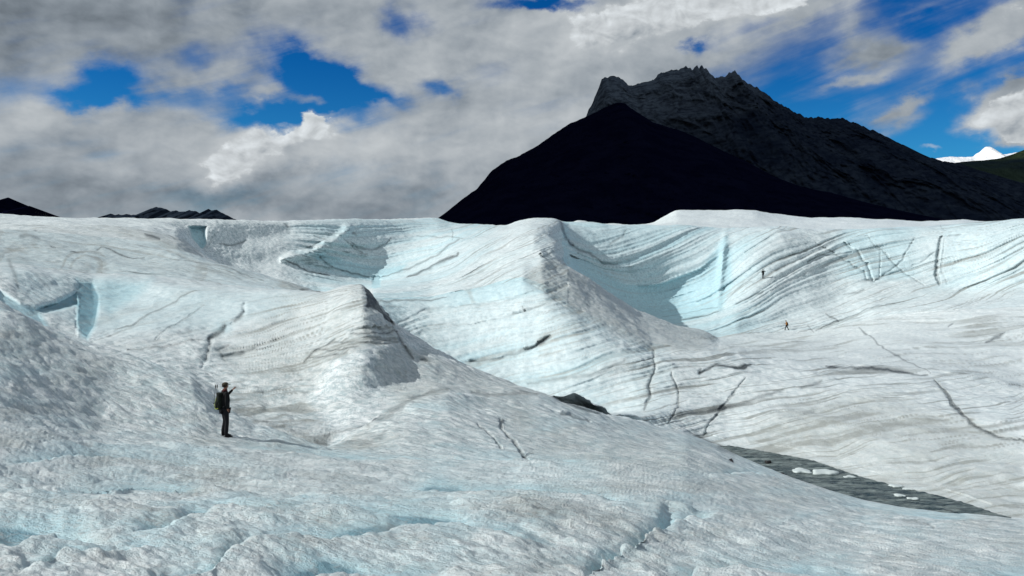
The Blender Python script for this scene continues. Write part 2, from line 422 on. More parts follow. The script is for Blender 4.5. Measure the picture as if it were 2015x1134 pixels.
def linem(pts, w, taper=True):
    """soft mask of a polyline with half-width w"""
    xs = [p[0] for p in pts]; ys = [p[1] for p in pts]
    m = 3 * w
    sel = (PX > min(xs) - m) & (PX < max(xs) + m) & (PY > min(ys) - m) & (PY < max(ys) + m)
    out = np.zeros_like(PX)
    X = PX[sel]; Yv = PY[sel]
    jx = pn(X / 14, Yv / 14, 0.3, 5) * 2.2; jy = pn(X / 14, Yv / 14, 0.3, 6) * 2.2
    X = X + jx; Yv = Yv + jy
    best = np.full(X.shape, 1e9); par = np.zeros(X.shape)
    n = len(pts) - 1
    for i in range(n):
        xa, ya, xb, yb = xs[i], ys[i], xs[i + 1], ys[i + 1]
        L = (xb - xa) ** 2 + (yb - ya) ** 2 + 1e-9
        u = np.clip(((X - xa) * (xb - xa) + (Yv - ya) * (yb - ya)) / L, 0, 1)
        d = np.hypot(X - xa - u * (xb - xa), Yv - ya - u * (yb - ya))
        c = d < best
        best = np.where(c, d, best); par = np.where(c, (i + u) / n, par)
    wv = w * (0.55 + 0.45 * np.sin(np.pi * np.clip(par, 0, 1)) ** 0.5) if taper else w
    out[sel] = np.exp(-(best / wv) ** 2)
    return out


def qm(a, b):
    return ((Q >= a) & (Q <= b)).astype(np.float32)


DT = np.zeros_like(TT)          # distance relief, metres along the view depth
DZ = np.zeros_like(TT)          # vertical relief, metres
BLUE = np.zeros_like(TT); DIRT_SHADE = np.zeros_like(TT); DARK = np.zeros_like(TT)  # blue ice, dirt and crack tones; all three also carry painted shade


def gb(x, y, rx, ry, rot=0):
    c, s = math.cos(math.radians(rot)), math.sin(math.radians(rot))
    u = ((PX - x) * c + (PY - y) * s) / rx; v = (-(PX - x) * s + (PY - y) * c) / ry
    return np.exp(-(u * u + v * v))


# ---- large hollows and swellings of the far walls
far = qm(9.6, 12.2)
DT += far * 4 * gb(1310, 590, 110, 60) * (PX > 1112)
DT += far * -0.8 * gb(1560, 500, 45, 90, -30)
DT += far * 0.8 * sst(PX - np.interp(PY, [445, 475, 505, 545, 560], [1535, 1600, 1642, 1700, 1770]), 0, 60) * (1 - sst(PX, 1780, 1900)) * (1 - sst(PY, 545, 575))
DT += far * -2 * gb(1950, 500, 80, 60)
DT += qm(9.4, 12) * 1.0 * gb(780, 510, 70, 50)
DT += qm(9.4, 12) * -2.0 * linem([(556, 510), (621, 492), (665, 470), (684, 450), (690, 447)], 9)
BLUE += qm(9.4, 12) * 0.75 * polym([(621, 496), (640, 498), (672, 512), (735, 528), (760, 528), (800, 520), (790, 536), (740, 552), (700, 545), (655, 525), (625, 510)], 5)  # cast shadow of the small ridge, painted as teal colour
DT += qm(9.4, 12) * 2.5 * gb(560, 455, 60, 20) + qm(9.4, 12) * 1.5 * gb(465, 470, 40, 26)
DT += qm(9.4, 12) * 2 * polym([(372, 447), (406, 448), (404, 480), (398, 490), (388, 484)], 3)
DT += qm(9, 12) * 0.8 * polym([(733, 545), (750, 545), (749, 568), (740, 572), (733, 568)], 2)
BLUE += qm(9.4, 12.1) * 1.0 * polym([(372, 447), (406, 448), (404, 480), (398, 490), (388, 484)], 3)  # blue shade inside the niche, painted into the colour
BLUE += qm(9, 12) * 0.9 * polym([(733, 535), (750, 535), (749, 568), (740, 572), (733, 568)], 2)
DT += qm(9.9, 12.1) * -1.2 * gb(1420, 530, 7, 90, 6)
# left bowl: bulge, undercut band, floor and the tall cleft
lb = qm(4.4, 6.9)
DT += lb * -1.5 * gb(60, 540, 90, 30)
band = lb * polym([(-60, 560), (0, 572), (40, 598), (70, 606), (110, 596), (150, 575), (153, 600), (115, 612), (80, 618), (100, 648), (50, 650), (0, 600), (-60, 590)], 6)
DT += band * 0.8
DT += lb * 0.5 * polym([(75, 610), (152, 592), (152, 660), (120, 655), (100, 648)], 5)
cleft = lb * polym([(150, 552), (166, 556), (182, 558), (192, 585), (192, 615), (184, 645), (172, 668), (160, 662), (151, 640), (153, 600)], 8)
DT += cleft * 0.35
DT += lb * 2.5 * gb(260, 590, 90, 40)
BLUE += band * 1.0 + cleft * (0.95 + 0.3 * sst(PY, 560, 660))  # shadow of undercut and cleft painted in, over deep blue ice
BLUE += lb * 0.55 * polym([(185, 553), (300, 551), (260, 590), (215, 620), (192, 600)], 14)
BLUE += lb * 0.35 * polym([(0, 520), (150, 545), (400, 562), (620, 580), (560, 620), (380, 650), (190, 660), (60, 600)], 20)
DARK += lb * 0.35 * linem([(10, 500), (22, 520), (30, 545), (36, 570)], 4)
# steep face below the middle peak; its shade is painted into the colour
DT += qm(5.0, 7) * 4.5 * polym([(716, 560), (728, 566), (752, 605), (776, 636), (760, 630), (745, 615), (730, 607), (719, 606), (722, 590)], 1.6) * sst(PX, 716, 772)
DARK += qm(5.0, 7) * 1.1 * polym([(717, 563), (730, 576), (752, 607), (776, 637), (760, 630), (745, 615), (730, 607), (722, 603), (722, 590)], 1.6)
# dome face and its folds
xcr = np.interp(PY, [550, 600, 612, 636, 672, 690, 740, 800, 840], [716, 722, 742, 774, 784, 748, 744, 775, 800])
mC = sst(Q, 4.5, 5.5) * (Q <= 6.0) * sst(PY, 560, 600)
DT += mC * (1 - 0.9 * sst(PY, 700, 775)) * (-1.3 * sst(PX - xcr, -170, 0) + 1.5 * sst(PX - xcr, 0, 85)) * (1 - sst(PX, 860, 960))
DT += qm(2.2, 6.2) * -1.2 * gb(700, 760, 60, 60)
DT += qm(5, 6.2) * 0.35 * linem([(640, 760), (600, 790), (530, 800), (515, 830)], 12)
DT += qm(5, 6.2) * 1.0 * gb(470, 700, 50, 30)
# gash right of the left bowl
DT += lb * 0.25 * linem([(482, 600), (478, 622), (455, 640), (436, 648), (418, 662), (410, 685), (405, 712), (398, 724)], 6)
DARK += lb * 0.55 * linem([(480, 612), (470, 628), (462, 632)], 5) + lb * 0.8 * linem([(442, 640), (436, 650), (420, 658), (412, 664)], 6) + lb * 0.5 * linem([(412, 664), (412, 685), (405, 712)], 4)
BLUE += lb * 0.5 * gb(440, 645, 18, 12)
# steep white step below the central crest (right end of the hump)
hump = qm(9.2, 12)
DT += hump * 0.8 * sst(PX - np.interp(PY, [433, 450, 468, 485, 492], [1092, 1106, 1112, 1117, 1113]), 0, 9) * (1 - sst(PX, 1118, 1230)) * (PX > 1080)

# ---- foliation: families of bands that follow hand-fitted guide curves on the surface
def family(cols, guides):
    gy = np.array([gsmooth(np.interp(px, cols, r), 12) for r in guides])
    S = np.zeros_like(PX)
    for i in range(len(guides) - 1):
        a, b = gy[i][None, :], gy[i + 1][None, :]
        u = (PY - a) / np.maximum(b - a, 1e-3)
        S = np.where((PY >= a), i + np.clip(u, 0, 1), S)
    return S


def bands(S, F0, seed, thin=1.0, mask=None):
    wob = fbm(PX / 190, PY / 120, 0, 2, seed=seed + 40) * 0.16
    s = (S + wob) * F0
    n1 = pn(s, PX / 420, 0.0, seed)
    n2 = pn(s * 2.7, PX / 260, 0.0, seed + 1)
    n3 = pn(s * 6.1, PX / 130, 0.0, seed + 2)
    n4 = pn(s * 13.0, PX / 90, 0.0, seed + 4)
    along = 0.5 + 0.9 * pn(PX / 90, s * 0.6, 0, seed + 3)
    dark = sst(n2 + 0.35 * n1, 0.28, 0.62) * np.clip(along + 0.3, 0, 1) + 0.8 * thin * sst(n3 + 0.3 * n2, 0.32, 0.62) * np.clip(0.35 + along, 0, 1) + 0.6 * thin * sst(n4 + 0.4 * n3, 0.30, 0.65)
    rel = 0.55 * n1 + 0.5 * n2 + 0.14 * n3
    return np.clip(dark, 0, 1.3), rel, n1


C8 = [740, 900, 1050, 1200, 1350, 1500, 1700, 2015, 2400]
SF = family(C8, [
    [645, 605, 570, 540, 520, 500, 470, 430, 400], [690, 650, 622, 590, 575, 560, 540, 500, 470], [735, 718, 678, 640, 625, 610, 600, 570, 540],
    [820, 795, 752, 706, 672, 660, 640, 620, 600], [880, 850, 805, 762, 722, 712, 690, 670, 650], [940, 910, 870, 840, 812, 785, 755, 730, 700],
    [1000, 980, 950, 920, 890, 850, 800, 770, 740], [1060, 1040, 1020, 1000, 980, 940, 900, 850, 800], [1140, 1130, 1110, 1090, 1070, 1040, 1010, 970, 920], [1220, 1210, 1200, 1190, 1170, 1150, 1130, 1090, 1040]])
d, r, n = bands(SF, 3.2, 11, 1.25)
mF = np.maximum(qm(4.6, 8.15) * sst(PX, 1170, 1270), qm(6.6, 8.15) * (1 - sst(PX, 1150, 1300)))
mF = np.clip(mF, 0, 1)
beige = sst(PY - np.interp(PX, [1250, 1400, 1550, 1700, 1850, 2015], [900, 850, 770, 745, 770, 860]), 0, 60) * sst(PX, 1380, 1560)
wF = mF * (1 - 0.7 * beige)
wleft = 1 - 0.45 * (PX < 1060) * sst(PY, 560, 640)
DIRT_SHADE += 0.75 * d * wF * wleft
DT += r * wF * 0.42
BLUE += mF * (PX < 1320) * (0.30 + 0.55 * np.clip(n, 0, 1)) * (1 - sst(PX, 1150, 1350) * 0.6)
DIRT_SHADE += beige * mF * (0.52 + 0.35 * r + 0.50 * d)
DARK += beige * mF * d * 0.10
DT += beige * mF * r * 0.35
DARK += 0.30 * d * wF * sst(PX, 1150, 1300) * (1 - beige)

C_D = [560, 640, 740, 850, 900, 950, 1000, 1050, 1110, 1160]
SD = family(C_D, [
    [440, 440, 440, 435, 430, 425, 418, 405, 380, 360], [470, 475, 480, 462, 448, 440, 430, 415, 390, 370], [480, 492, 510, 490, 470, 445, 435, 422, 400, 380],
    [500, 520, 545, 515, 494, 462, 446, 432, 415, 400], [520, 545, 570, 550, 530, 490, 458, 440, 430, 420], [560, 580, 585, 580, 568, 547, 520, 490, 470, 460],
    [600, 610, 605, 604, 596, 580, 560, 535, 505, 500], [660, 660, 660, 650, 640, 630, 610, 590, 570, 560]])
d, r, n = bands(SD, 4.2, 31, 1.3)
mD = qm(8.05, 12) * sst(PX, 540, 640) * (PX < 1118) * np.where(PX < 735, (Q > 9.9), 1)
mDr = mD * sst(PX, 780, 960)
DIRT_SHADE += 0.55 * d * (mD * 0.45 + mDr * 0.5)
DARK += 0.12 * d * mDr
DT += r * mD * 0.8
BLUE += mD * (0.45 + 0.5 * np.clip(n, -0.4, 1)) * (1 - 0.65 * sst(PX - np.interp(PY, [440, 500, 570], [960, 930, 800]), 0, 60))

C_E = [1100, 1160, 1200, 1250, 1300, 1380, 1420, 1480, 1535, 1600, 1660, 1750, 1850, 1940, 2015, 2400]
SE = family(C_E, [
    [430, 436, 436, 430, 425, 415, 410, 400, 395, 390, 385, 380, 370, 360, 350, 300], [462, 484, 474, 455, 444, 434, 425, 415, 410, 402, 398, 395, 385, 375, 365, 330],
    [480, 508, 520, 510, 485, 450, 440, 430, 425, 418, 412, 410, 400, 390, 380, 350], [492, 522, 538, 545, 530, 500, 470, 446, 438, 430, 425, 420, 410, 400, 390, 360],
    [510, 545, 575, 588, 590, 565, 545, 500, 450, 440, 435, 430, 425, 420, 410, 380], [560, 590, 610, 625, 630, 620, 608, 580, 545, 500, 465, 450, 445, 438, 428, 400],
    [600, 630, 645, 655, 658, 652, 645, 612, 580, 555, 530, 500, 475, 465, 445, 420], [640, 660, 670, 680, 680, 672, 668, 655, 640, 622, 600, 570, 530, 500, 470, 440],
    [680, 690, 700, 710, 710, 700, 695, 690, 675, 660, 640, 610, 590, 545, 510, 480], [720, 730, 740, 750, 750, 740, 735, 730, 715, 700, 680, 660, 640, 610, 580, 540]])
d, r, n = bands(SE, 3.2, 61, 1.3)
pl = qm(8.1, 9.6) * sst(PX, 1300, 1450)
dp, rp, np_ = bands(SF, 2.9, 51, 1.2)
DIRT_SHADE += pl * dp * 0.60 + pl * 0.08
DARK += pl * dp * 0.10
DT += pl * rp * 0.8
mE = qm(9.55, 12.1) * (PX > 1108)
onwall = sst(PX, 1400, 1500)
DIRT_SHADE += mE * d * (0.32 + 0.38 * onwall)
DARK += mE * 0.14 * d * onwall
DT += mE * r * 0.8
BLUE += mE * (0.6 + 0.45 * np.clip(n, -0.5, 1)) * (1 - 0.75 * sst(PX, 1440, 1560)) + mE * 0.5 * sst(PX, 1620, 1680) * (1 - sst(PX, 1760, 1850)) * (1 - sst(PY, 540, 560))
BLUE += mE * 0.28 * sst(PX, 1800, 1880) * (1 - sst(PY, 560, 580))
BLUE += mE * 0.75 * polym([(1070, 500), (1150, 515), (1230, 560), (1300, 556), (1380, 525), (1430, 465), (1440, 560), (1420, 610), (1330, 640), (1200, 610)], 8)  # shadow the ridge casts into the bowl, painted as blue

C_B = [-100, 100, 200, 320, 400, 500, 600, 715, 780, 860]
SB = family(C_B, [
    [600, 580, 565, 548, 536, 520, 510, 500, 490, 480], [740, 690, 655, 608, 577, 560, 550, 540, 530, 520], [760, 720, 690, 665, 640, 610, 590, 565, 555, 550],
    [770, 735, 710, 695, 688, 665, 632, 590, 580, 575], [780, 750, 728, 718, 720, 705, 680, 640, 640, 650], [800, 775, 762, 750, 745, 735, 715, 690, 688, 700],
    [840, 820, 805, 790, 785, 780, 775, 745, 740, 760], [900, 890, 880, 870, 860, 860, 860, 850, 850, 860]])
d, r, n = bands(SB, 3.2, 81)
mB = qm(4.2, 6.05) * (PX < 800)
striped = sst(PX - np.interp(PY, [560, 640, 720, 800], [560, 470, 430, 420]), -20, 90) * (1 - sst(PX - np.interp(PY, [560, 600, 640, 672, 684, 700, 722, 760, 800, 860], [716, 722, 768, 784, 740, 700, 655, 610, 590, 640]), -4, 5 + 30 * sst(PY, 700, 760)))
DIRT_SHADE += mB * d * (0.25 + 0.75 * striped) + mB * 0.32 * striped + mB * 0.25 * gb(580, 720, 70, 25)
DARK += mB * 0.22 * d * striped
DT += mB * r * (0.22 + 0.25 * striped)

SC = family([-100, 100, 300, 450, 560, 640], [[405, 410, 425, 470, 520, 560], [440, 452, 474, 520, 558, 585], [480, 495, 520, 556, 585, 610], [520, 538, 560, 590, 620, 650], [580, 600, 620, 650, 680, 700]])
d, r, n = bands(SC, 3.0, 91, 1.2)
mS = qm(6.1, 9.3) * (1 - sst(PX, 620, 650))
DIRT_SHADE += mS * d * 0.42
DARK += mS * d * 0.10 * sst(PX, 250, 450)
DT += mS * r * 0.35

# ---- grey tone: shade of the right-facing flanks painted in, plus greyer patches
DIRT_SHADE += qm(2.6, 6.2) * 0.42 * polym([(790, 680), (1200, 812), (1060, 775), (900, 765), (790, 790), (735, 740), (740, 690)], 10)
DIRT_SHADE += qm(8.0, 9.3) * 0.50 * polym([(1030, 548), (1085, 500), (1260, 610), (1412, 664), (1380, 690), (1280, 692), (1110, 605)], 8)
DIRT_SHADE += qm(6.5, 9.3) * 0.22 * polym([(-100, 430), (250, 450), (430, 510), (635, 575), (400, 562), (180, 550), (-100, 500)], 30)
DIRT_SHADE += qm(0, 3) * (0.22 * gb(420, 930, 160, 30) + 0.25 * gb(1250, 900, 120, 60) + 0.18 * gb(700, 880, 160, 40) + 0.28 * gb(1100, 1010, 180, 25, 10) + 0.14 * gb(250, 760, 260, 90, 20))
DIRT_SHADE += qm(2, 4) * (0.30 * gb(1030, 830, 60, 30, 60) + 0.30 * gb(700, 862, 60, 14))
DARK += qm(2, 4) * 0.18 * gb(1025, 812, 22, 22)
BLUE += qm(0, 2.3) * (1.15 * gb(20, 1036, 64, 18) + 0.55 * gb(330, 1040, 50, 14) + 1.2 * gb(388, 1000, 24, 11) + 1.1 * gb(640, 1112, 90, 18) + 1.2 * gb(1990, 1122, 60, 16) + 0.5 * gb(1310, 1015, 20, 26) + 0.35 * gb(700, 1035, 140, 14))  # shaded blue sides of near hollows, painted into the ice colour
BLUE += qm(0, 3) * (0.06 + 0.5 * np.clip(fbm(PX / 150 + PY / 160, PY / 30, 0, 3, seed=171), 0, 1))
DIRT_SHADE += qm(0, 2.9) * (0.14 + 0.45 * np.clip(fbm(PX / 170 + PY / 150, PY / 34, 0, 4, seed=175), 0, 1))

# ---- dark cracks and dirt seams: (points, half width, grime, depth m, layer from, layer to)
for pts, w, a, dep, qa, qb in [
    ([(1853, 465), (1848, 480), (1846, 500), (1843, 536), (1850, 561)], 3.2, 1.0, 2.2, 9.5, 12.2),
    ([(1800, 467), (1775, 511), (1761, 525), (1726, 551), (1719, 555)], 1.8, .8, .8, 9.5, 12.2),
    ([(1726, 483), (1745, 503), (1765, 525), (1793, 545), (1818, 563)], 2, .9, 1, 9.5, 12.2),
    ([(1690, 462), (1708, 464), (1731, 493), (1733, 520), (1730, 547)], 1.3, .6, .8, 9.5, 12.2),
    ([(1605, 478), (1634, 493), (1676, 522), (1701, 536), (1706, 552), (1720, 556)], 2.2, .85, 1.2, 9.5, 12.2),
    ([(1589, 517), (1612, 503), (1644, 501), (1676, 496)], 2.6, .9, 1.2, 9.5, 12.2),
    ([(1719, 554), (1761, 536), (1814, 515), (1853, 487)], 1.6, .6, .6, 9.5, 12.2),
    ([(1663, 475), (1690, 500), (1705, 520), (1717, 553)], 3.5, .6, 2.0, 9.5, 12.2),
    ([(1560, 440), (1600, 455)], 1.5, .5, .3, 9.5, 12.2), ([(1848, 440), (1858, 452)], 1.2, .6, .3, 9.5, 12.2),
    ([(1868, 462), (1890, 462)], 3, .7, .4, 9.5, 12.2), ([(1858, 470), (1852, 530), (1864, 560)], 1.6, .5, .5, 9.5, 12.2),
    ([(1690, 644), (1700, 652), (1715, 662), (1744, 692), (1772, 706), (1832, 737)], 1.6, .8, .4, 7.8, 11),
    ([(1839, 749), (1868, 777), (1875, 794), (1903, 823), (1921, 840), (1964, 858), (2015, 867), (2060, 875)], 3.0, 1.0, 1.0, 4.6, 8.2),
    ([(1339, 632), (1360, 628), (1389, 623), (1412, 614)], 3.0, .9, .6, 9.5, 11.5), ([(1300, 627), (1389, 607), (1412, 604)], 1.2, .5, .3, 9.5, 12),
    ([(1449, 600), (1477, 586), (1502, 575)], 3.0, .8, .6, 9.5, 12), ([(1420, 600), (1460, 565), (1500, 535)], 1.2, .5, .3, 9.5, 12),
    ([(1605, 650), (1655, 628), (1708, 607), (1779, 589)], 1.6, .6, .3, 9.0, 12), ([(1570, 655), (1640, 634), (1700, 621)], 1.2, .5, .3, 9.0, 11),
    ([(1626, 722), (1700, 728), (1761, 733), (1825, 740)], 2.4, .8, .5, 7.3, 9),
    ([(1376, 737), (1406, 719), (1452, 724), (1477, 720)], 4.0, 1.0, .5, 6.5, 8.6), ([(1376, 735), (1380, 726)], 5, .8, .3, 6.5, 8.6), ([(1445, 726), (1468, 723)], 6, .8, .3, 6.5, 8.6),
    ([(1286, 690), (1288, 726), (1277, 761), (1280, 780), (1267, 806)], 4.0, .7, 1.0, 4.8, 8.2),
    ([(1321, 735), (1335, 770), (1335, 801), (1314, 833)], 2.2, .6, .6, 4.6, 8.2), ([(1385, 858), (1392, 837), (1438, 780), (1467, 748)], 2.4, .5, .7, 4.6, 8.2),
    ([(1332, 819), (1380, 812), (1417, 805), (1484, 787), (1541, 771)], 5.0, .5, .3, 4.6, 8.2), ([(1577, 766), (1600, 760), (1616, 750)], 6.0, .55, .3, 4.6, 8.2),
    ([(1417, 806), (1426, 803)], 6.0, .8, .3, 4.6, 8.2), ([(1585, 815), (1602, 812)], 8.0, .3, .3, 4.6, 8.2),
    ([(1040, 756), (1100, 745), (1180, 735), (1230, 712)], 5.0, .4, .3, 6.6, 8.2),
    ([(1940, 672), (1960, 664), (1978, 657)], 3.5, .8, .5, 8, 9.6), ([(1866, 645), (1875, 638)], 2.5, .7, .3, 8, 10), ([(1550, 652), (1600, 640)], 1.2, .3, .2, 8.8, 11),
    ([(1625, 618), (1640, 626), (1650, 633)], 2.0, .7, .3, 9, 12), ([(1590, 640), (1600, 652)], 1.5, .5, .3, 9, 12), ([(1660, 580), (1700, 570)], 2.5, .5, .3, 9, 12),
    ([(925, 713), (980, 705), (1030, 690), (1062, 675), (1078, 664)], 3.0, .55, .9, 6.8, 8.2), ([(1060, 674), (1082, 661)], 5.0, .7, 1.2, 6.8, 8.2),
    ([(1030, 603), (1032, 614)], 1.6, .6, .2, 6.8, 8.2), ([(1035, 610), (1060, 604), (1075, 596)], 1.6, .5, .2, 6.8, 8.2),
    ([(775, 636), (800, 628), (840, 610), (920, 603), (990, 596), (1050, 572)], 3.0, .25, .6, 6.8, 8.3),
    ([(830, 652), (870, 642), (930, 640), (1000, 628), (1085, 596)], 3.0, .25, .5, 6.8, 8.3),
    ([(750, 590), (800, 590), (850, 592), (880, 587)], 2.6, .7, .3, 6.9, 8.6), ([(760, 600), (790, 602)], 3, .4, .2, 6.9, 8.6),
    ([(800, 549), (840, 530), (870, 515), (899, 502), (902, 496)], 3.0, .9, .9, 8.5, 12), ([(748, 549), (785, 537), (825, 518), (860, 502), (895, 478), (903, 472)], 2.0, .6, .8, 8.5, 12),
    ([(655, 525), (690, 536), (735, 549)], 2.0, .8, .5, 9.6, 12), ([(626, 498), (640, 515), (655, 525)], 2.0, .6, .5, 9.6, 12),
    ([(556, 511), (585, 520), (610, 534), (648, 540)], 2.0, .9, .6, 9.6, 12), ([(690, 475), (705, 486), (730, 491), (760, 480), (770, 468)], 2.0, .6, .6, 9.6, 12),
    ([(675, 470), (700, 488), (725, 499)], 1.5, .7, .4, 9.6, 12), ([(693, 458), (702, 463)], 2.0, .7, .4, 9.6, 12), ([(600, 487), (640, 472), (618, 465)], 1.5, .6, .4, 9.6, 12),
    ([(640, 458), (670, 460), (690, 450)], 1.4, .5, .4, 9.6, 12), ([(820, 462), (860, 468), (915, 470)], 1.6, .5, .5, 9.2, 12), ([(888, 450), (894, 462), (890, 475)], 1.2, .5, .3, 9.2, 12),
    ([(432, 480), (450, 485), (470, 482), (482, 475)], 3.0, .7, .4, 9.6, 12), ([(561, 440), (570, 448)], 2.5, .6, .4, 9.6, 12), ([(430, 450), (400, 500)], 1.2, .25, .4, 9.6, 12),
    ([(285, 463), (300, 468), (314, 471)], 3.0, .9, .4, 6, 9.3), ([(67, 452), (74, 454)], 3.0, .8, .3, 6, 10), ([(40, 474), (60, 470), (78, 478)], 6.0, .5, .4, 6, 10), ([(190, 493), (205, 489), (245, 505), (262, 508), (284, 506)], 1.8, .9, .4, 6, 9),
    ([(137, 498), (155, 502)], 2.2, .9, .3, 6, 9), ([(100, 488), (110, 490)], 2, .8, .2, 6, 9), ([(310, 450), (330, 460), (358, 478)], 1.6, .6, .3, 6, 9.2), ([(325, 510), (380, 515), (440, 528), (520, 552)], 1.8, .5, .3, 6, 9),
    ([(590, 571), (630, 574)], 2.5, .8, .4, 6, 9), ([(226, 648), (260, 640), (300, 615), (350, 590), (388, 574)], 2.0, .55, .3, 4.8, 6.2), ([(305, 668), (320, 655), (360, 630), (400, 600)], 1.4, .4, .3, 4.8, 6.2), ([(250, 688), (340, 678), (400, 668)], 1.8, .5, .3, 4.8, 6.2),
    ([(440, 700), (470, 695), (500, 682)], 5.0, .7, .3, 4.8, 6.2), ([(445, 712), (430, 690), (450, 680)], 4.0, .5, .3, 4.8, 6.2),
    ([(1118, 475), (1124, 482), (1160, 500), (1190, 519), (1215, 520)], 3.0, .7, .5, 10, 12.2), ([(1100, 438), (1115, 470), (1128, 482)], 3.5, .8, .8, 9.4, 12.2),
    ([(1062, 497), (1075, 510), (1088, 520)], 3.0, .9, 1.2, 8.8, 11.3), ([(1200, 480), (1225, 466), (1235, 452)], 2.2, .5, .5, 10.5, 12.2),
    ([(660, 668), (640, 680), (610, 700), (600, 712)], 2.5, .9, .35, 4.6, 6.1), ([(690, 658), (740, 656), (784, 652)], 2.2, .8, .3, 4.6, 6.1), ([(655, 674), (720, 676), (770, 668)], 1.8, .6, .25, 4.6, 6.1),
    ([(625, 690), (680, 695), (710, 687)], 2.4, .8, .3, 4.6, 6.1), ([(610, 706), (660, 706), (690, 702)], 2.4, .8, .3, 4.6, 6.1), ([(768, 632), (780, 655), (790, 672), (815, 705)], 2.4, .8, .5, 4.4, 6.1), ([(830, 706), (840, 709)], 4.0, .9, .3, 4.4, 6.1),
    ([(724, 838), (745, 823), (770, 808), (800, 788), (850, 772), (880, 764)], 4.5, .6, .8, 2.6, 5), ([(930, 766), (970, 773), (1010, 774), (1060, 774)], 3.5, .6, .5, 2.6, 5.2),
    ([(985, 822), (988, 845), (1012, 866), (1030, 890), (1041, 906)], 2.5, .7, .25, 1.8, 3), ([(940, 832), (962, 852), (988, 880)], 2.0, .55, .2, 1.8, 3), ([(1030, 892), (1052, 886)], 1.6, .6, .1, 1.8, 3),
    ([(1104, 812), (1160, 828)], 2.5, .7, .2, 2, 3.2), ([(1132, 778), (1160, 797), (1190, 812)], 5.0, .35, .5, 4.8, 6.1), ([(1090, 779), (1130, 797), (1180, 813)], 3.0, .8, .3, 2.6, 5), ([(1345, 848), (1400, 872), (1440, 886)], 2.0, .6, .2, 4.6, 5.6),
    ([(640, 858), (700, 843), (728, 835)], 2.5, .5, .3, 2.4, 5), ([(620, 862), (645, 868)], 2.5, .6, .2, 2, 5), ([(670, 862), (720, 866), (760, 850)], 5.0, .35, .1, 2, 4), ([(350, 934), (420, 930), (470, 928)], 4.0, .35, .02, 0, 2.2),
    ([(1050, 1006), (1180, 1018), (1240, 1022)], 5.0, .35, .02, 0, 2.2), ([(160, 874), (180, 876)], 3.5, .4, .05, 1, 3), ([(1437, 908), (1445, 911)], 3.0, .9, .1, 1.6, 3.2),
    ([(382, 738), (400, 755), (422, 772)], 6.0, .55, .4, 2.6, 4.2), ([(480, 812), (520, 835), (600, 856)], 2.0, .4, .2, 2.2, 5.2),
    ([(1413, 880), (1450, 893)], 4.0, .5, .1, 2.5, 5.5), ([(1750, 1022), (1800, 1030), (1840, 1037)], 2.0, .5, .08, 1.4, 3), ([(1500, 892), (1620, 914), (1700, 944), (1850, 980)], 2.2, .5, .1, 4.3, 5.3),
]:
    mk = linem(pts, w * (0.8 if qb > 8.2 or qa > 4.5 else 1.0)) * qm(qa, qb)
    DARK += (0.42 if (qa == 9.5 and pts[0][0] > 1550) else 0.8) * a * mk
    DT += 0.3 * dep * mk * (1.0 if qb > 3.3 or qa > 3 else 0.0)
    if qb <= 3.3: DZ -= dep * 0.35 * mk
    if qb <= 8.3 and qb > 4.5: DIRT_SHADE += 0.3 * a * linem(pts, w * 3.0) * qm(qa, qb)

# ---- ledges of the near ice: sharp lip on the near side, hollow on the far side
for pts, A, w in [
    ([(-120, 1078), (0, 1069), (60, 1065), (95, 1052), (160, 1056), (210, 1060)], .10, 24), ([(250, 1056), (330, 1040), (355, 1030), (375, 1018), (408, 1011)], .07, 15),
    ([(385, 1001), (430, 996), (500, 1002), (560, 1003), (650, 996)], .05, 12), ([(280, 1145), (360, 1126), (420, 1118), (455, 1092), (520, 1066), (640, 1056), (750, 1055), (800, 1040), (860, 1029), (940, 1027)], .085, 20),
    ([(30, 1122), (80, 1108), (130, 1090), (240, 1080), (330, 1074)], .05, 15), ([(600, 997), (680, 1001), (750, 1013), (850, 1021), (960, 1039), (1020, 1053), (1110, 1072)], .045, 12),
    ([(1140, 1140), (1180, 1106), (1240, 1077), (1272, 1050), (1300, 1038), (1330, 1020), (1420, 1017)], .12, 17), ([(1290, 1136), (1400, 1113), (1550, 1119), (1720, 1132)], .045, 12),
    ([(520, 1150), (620, 1126), (760, 1128), (900, 1140)], .06, 20), ([(1640, 990), (1720, 1003), (1850, 1022), (1950, 1030)], .10, 6), ([(1380, 935), (1430, 928), (1480, 930), (1560, 945)], .12, 5),
    ([(0, 905), (150, 897), (300, 905), (420, 915)], .05, 8), ([(450, 870), (600, 885), (740, 905), (900, 912)], .08, 7), ([(860, 905), (1000, 912), (1060, 903), (1160, 915)], .10, 7),
    ([(800, 960), (950, 958), (1100, 966), (1250, 985)], .05, 9), ([(100, 960), (260, 948), (420, 956)], .05, 10),
]:
    xs = [p[0] for p in pts]; yl = gsmooth(np.interp(px, xs, [p[1] for p in pts]), 6)
    yl = yl + pn(px / 37, px * 0 + 2.5, 0.5, int(A * 1000)) * 0.22 * w + pn(px / 95, px * 0 + 7.5, 0.5, int(A * 1000)) * 0.5 * w
    dd = yl[None, :] - PY
    end = sst(PX, xs[0], xs[0] + 60) * (1 - sst(PX, xs[-1] - 60, xs[-1]))
    nearm = qm(0, 2.9) * end
    hol = np.where(dd > 0, np.exp(-np.abs(dd) / w), np.exp(-np.abs(dd) / 1.6))
    lip = np.where(dd > 0, 0, np.exp(-np.abs(dd) / (w * 1.2)))
    DZ += nearm * (-1.5 * A * hol + 0.5 * A * lip)
    BLUE += nearm * 1.0 * np.where(dd > 0, np.exp(-np.abs(dd) / (w * 1.5)), np.exp(-np.abs(dd) / 2.0))  # hollow's shade put into the colour behind each lip

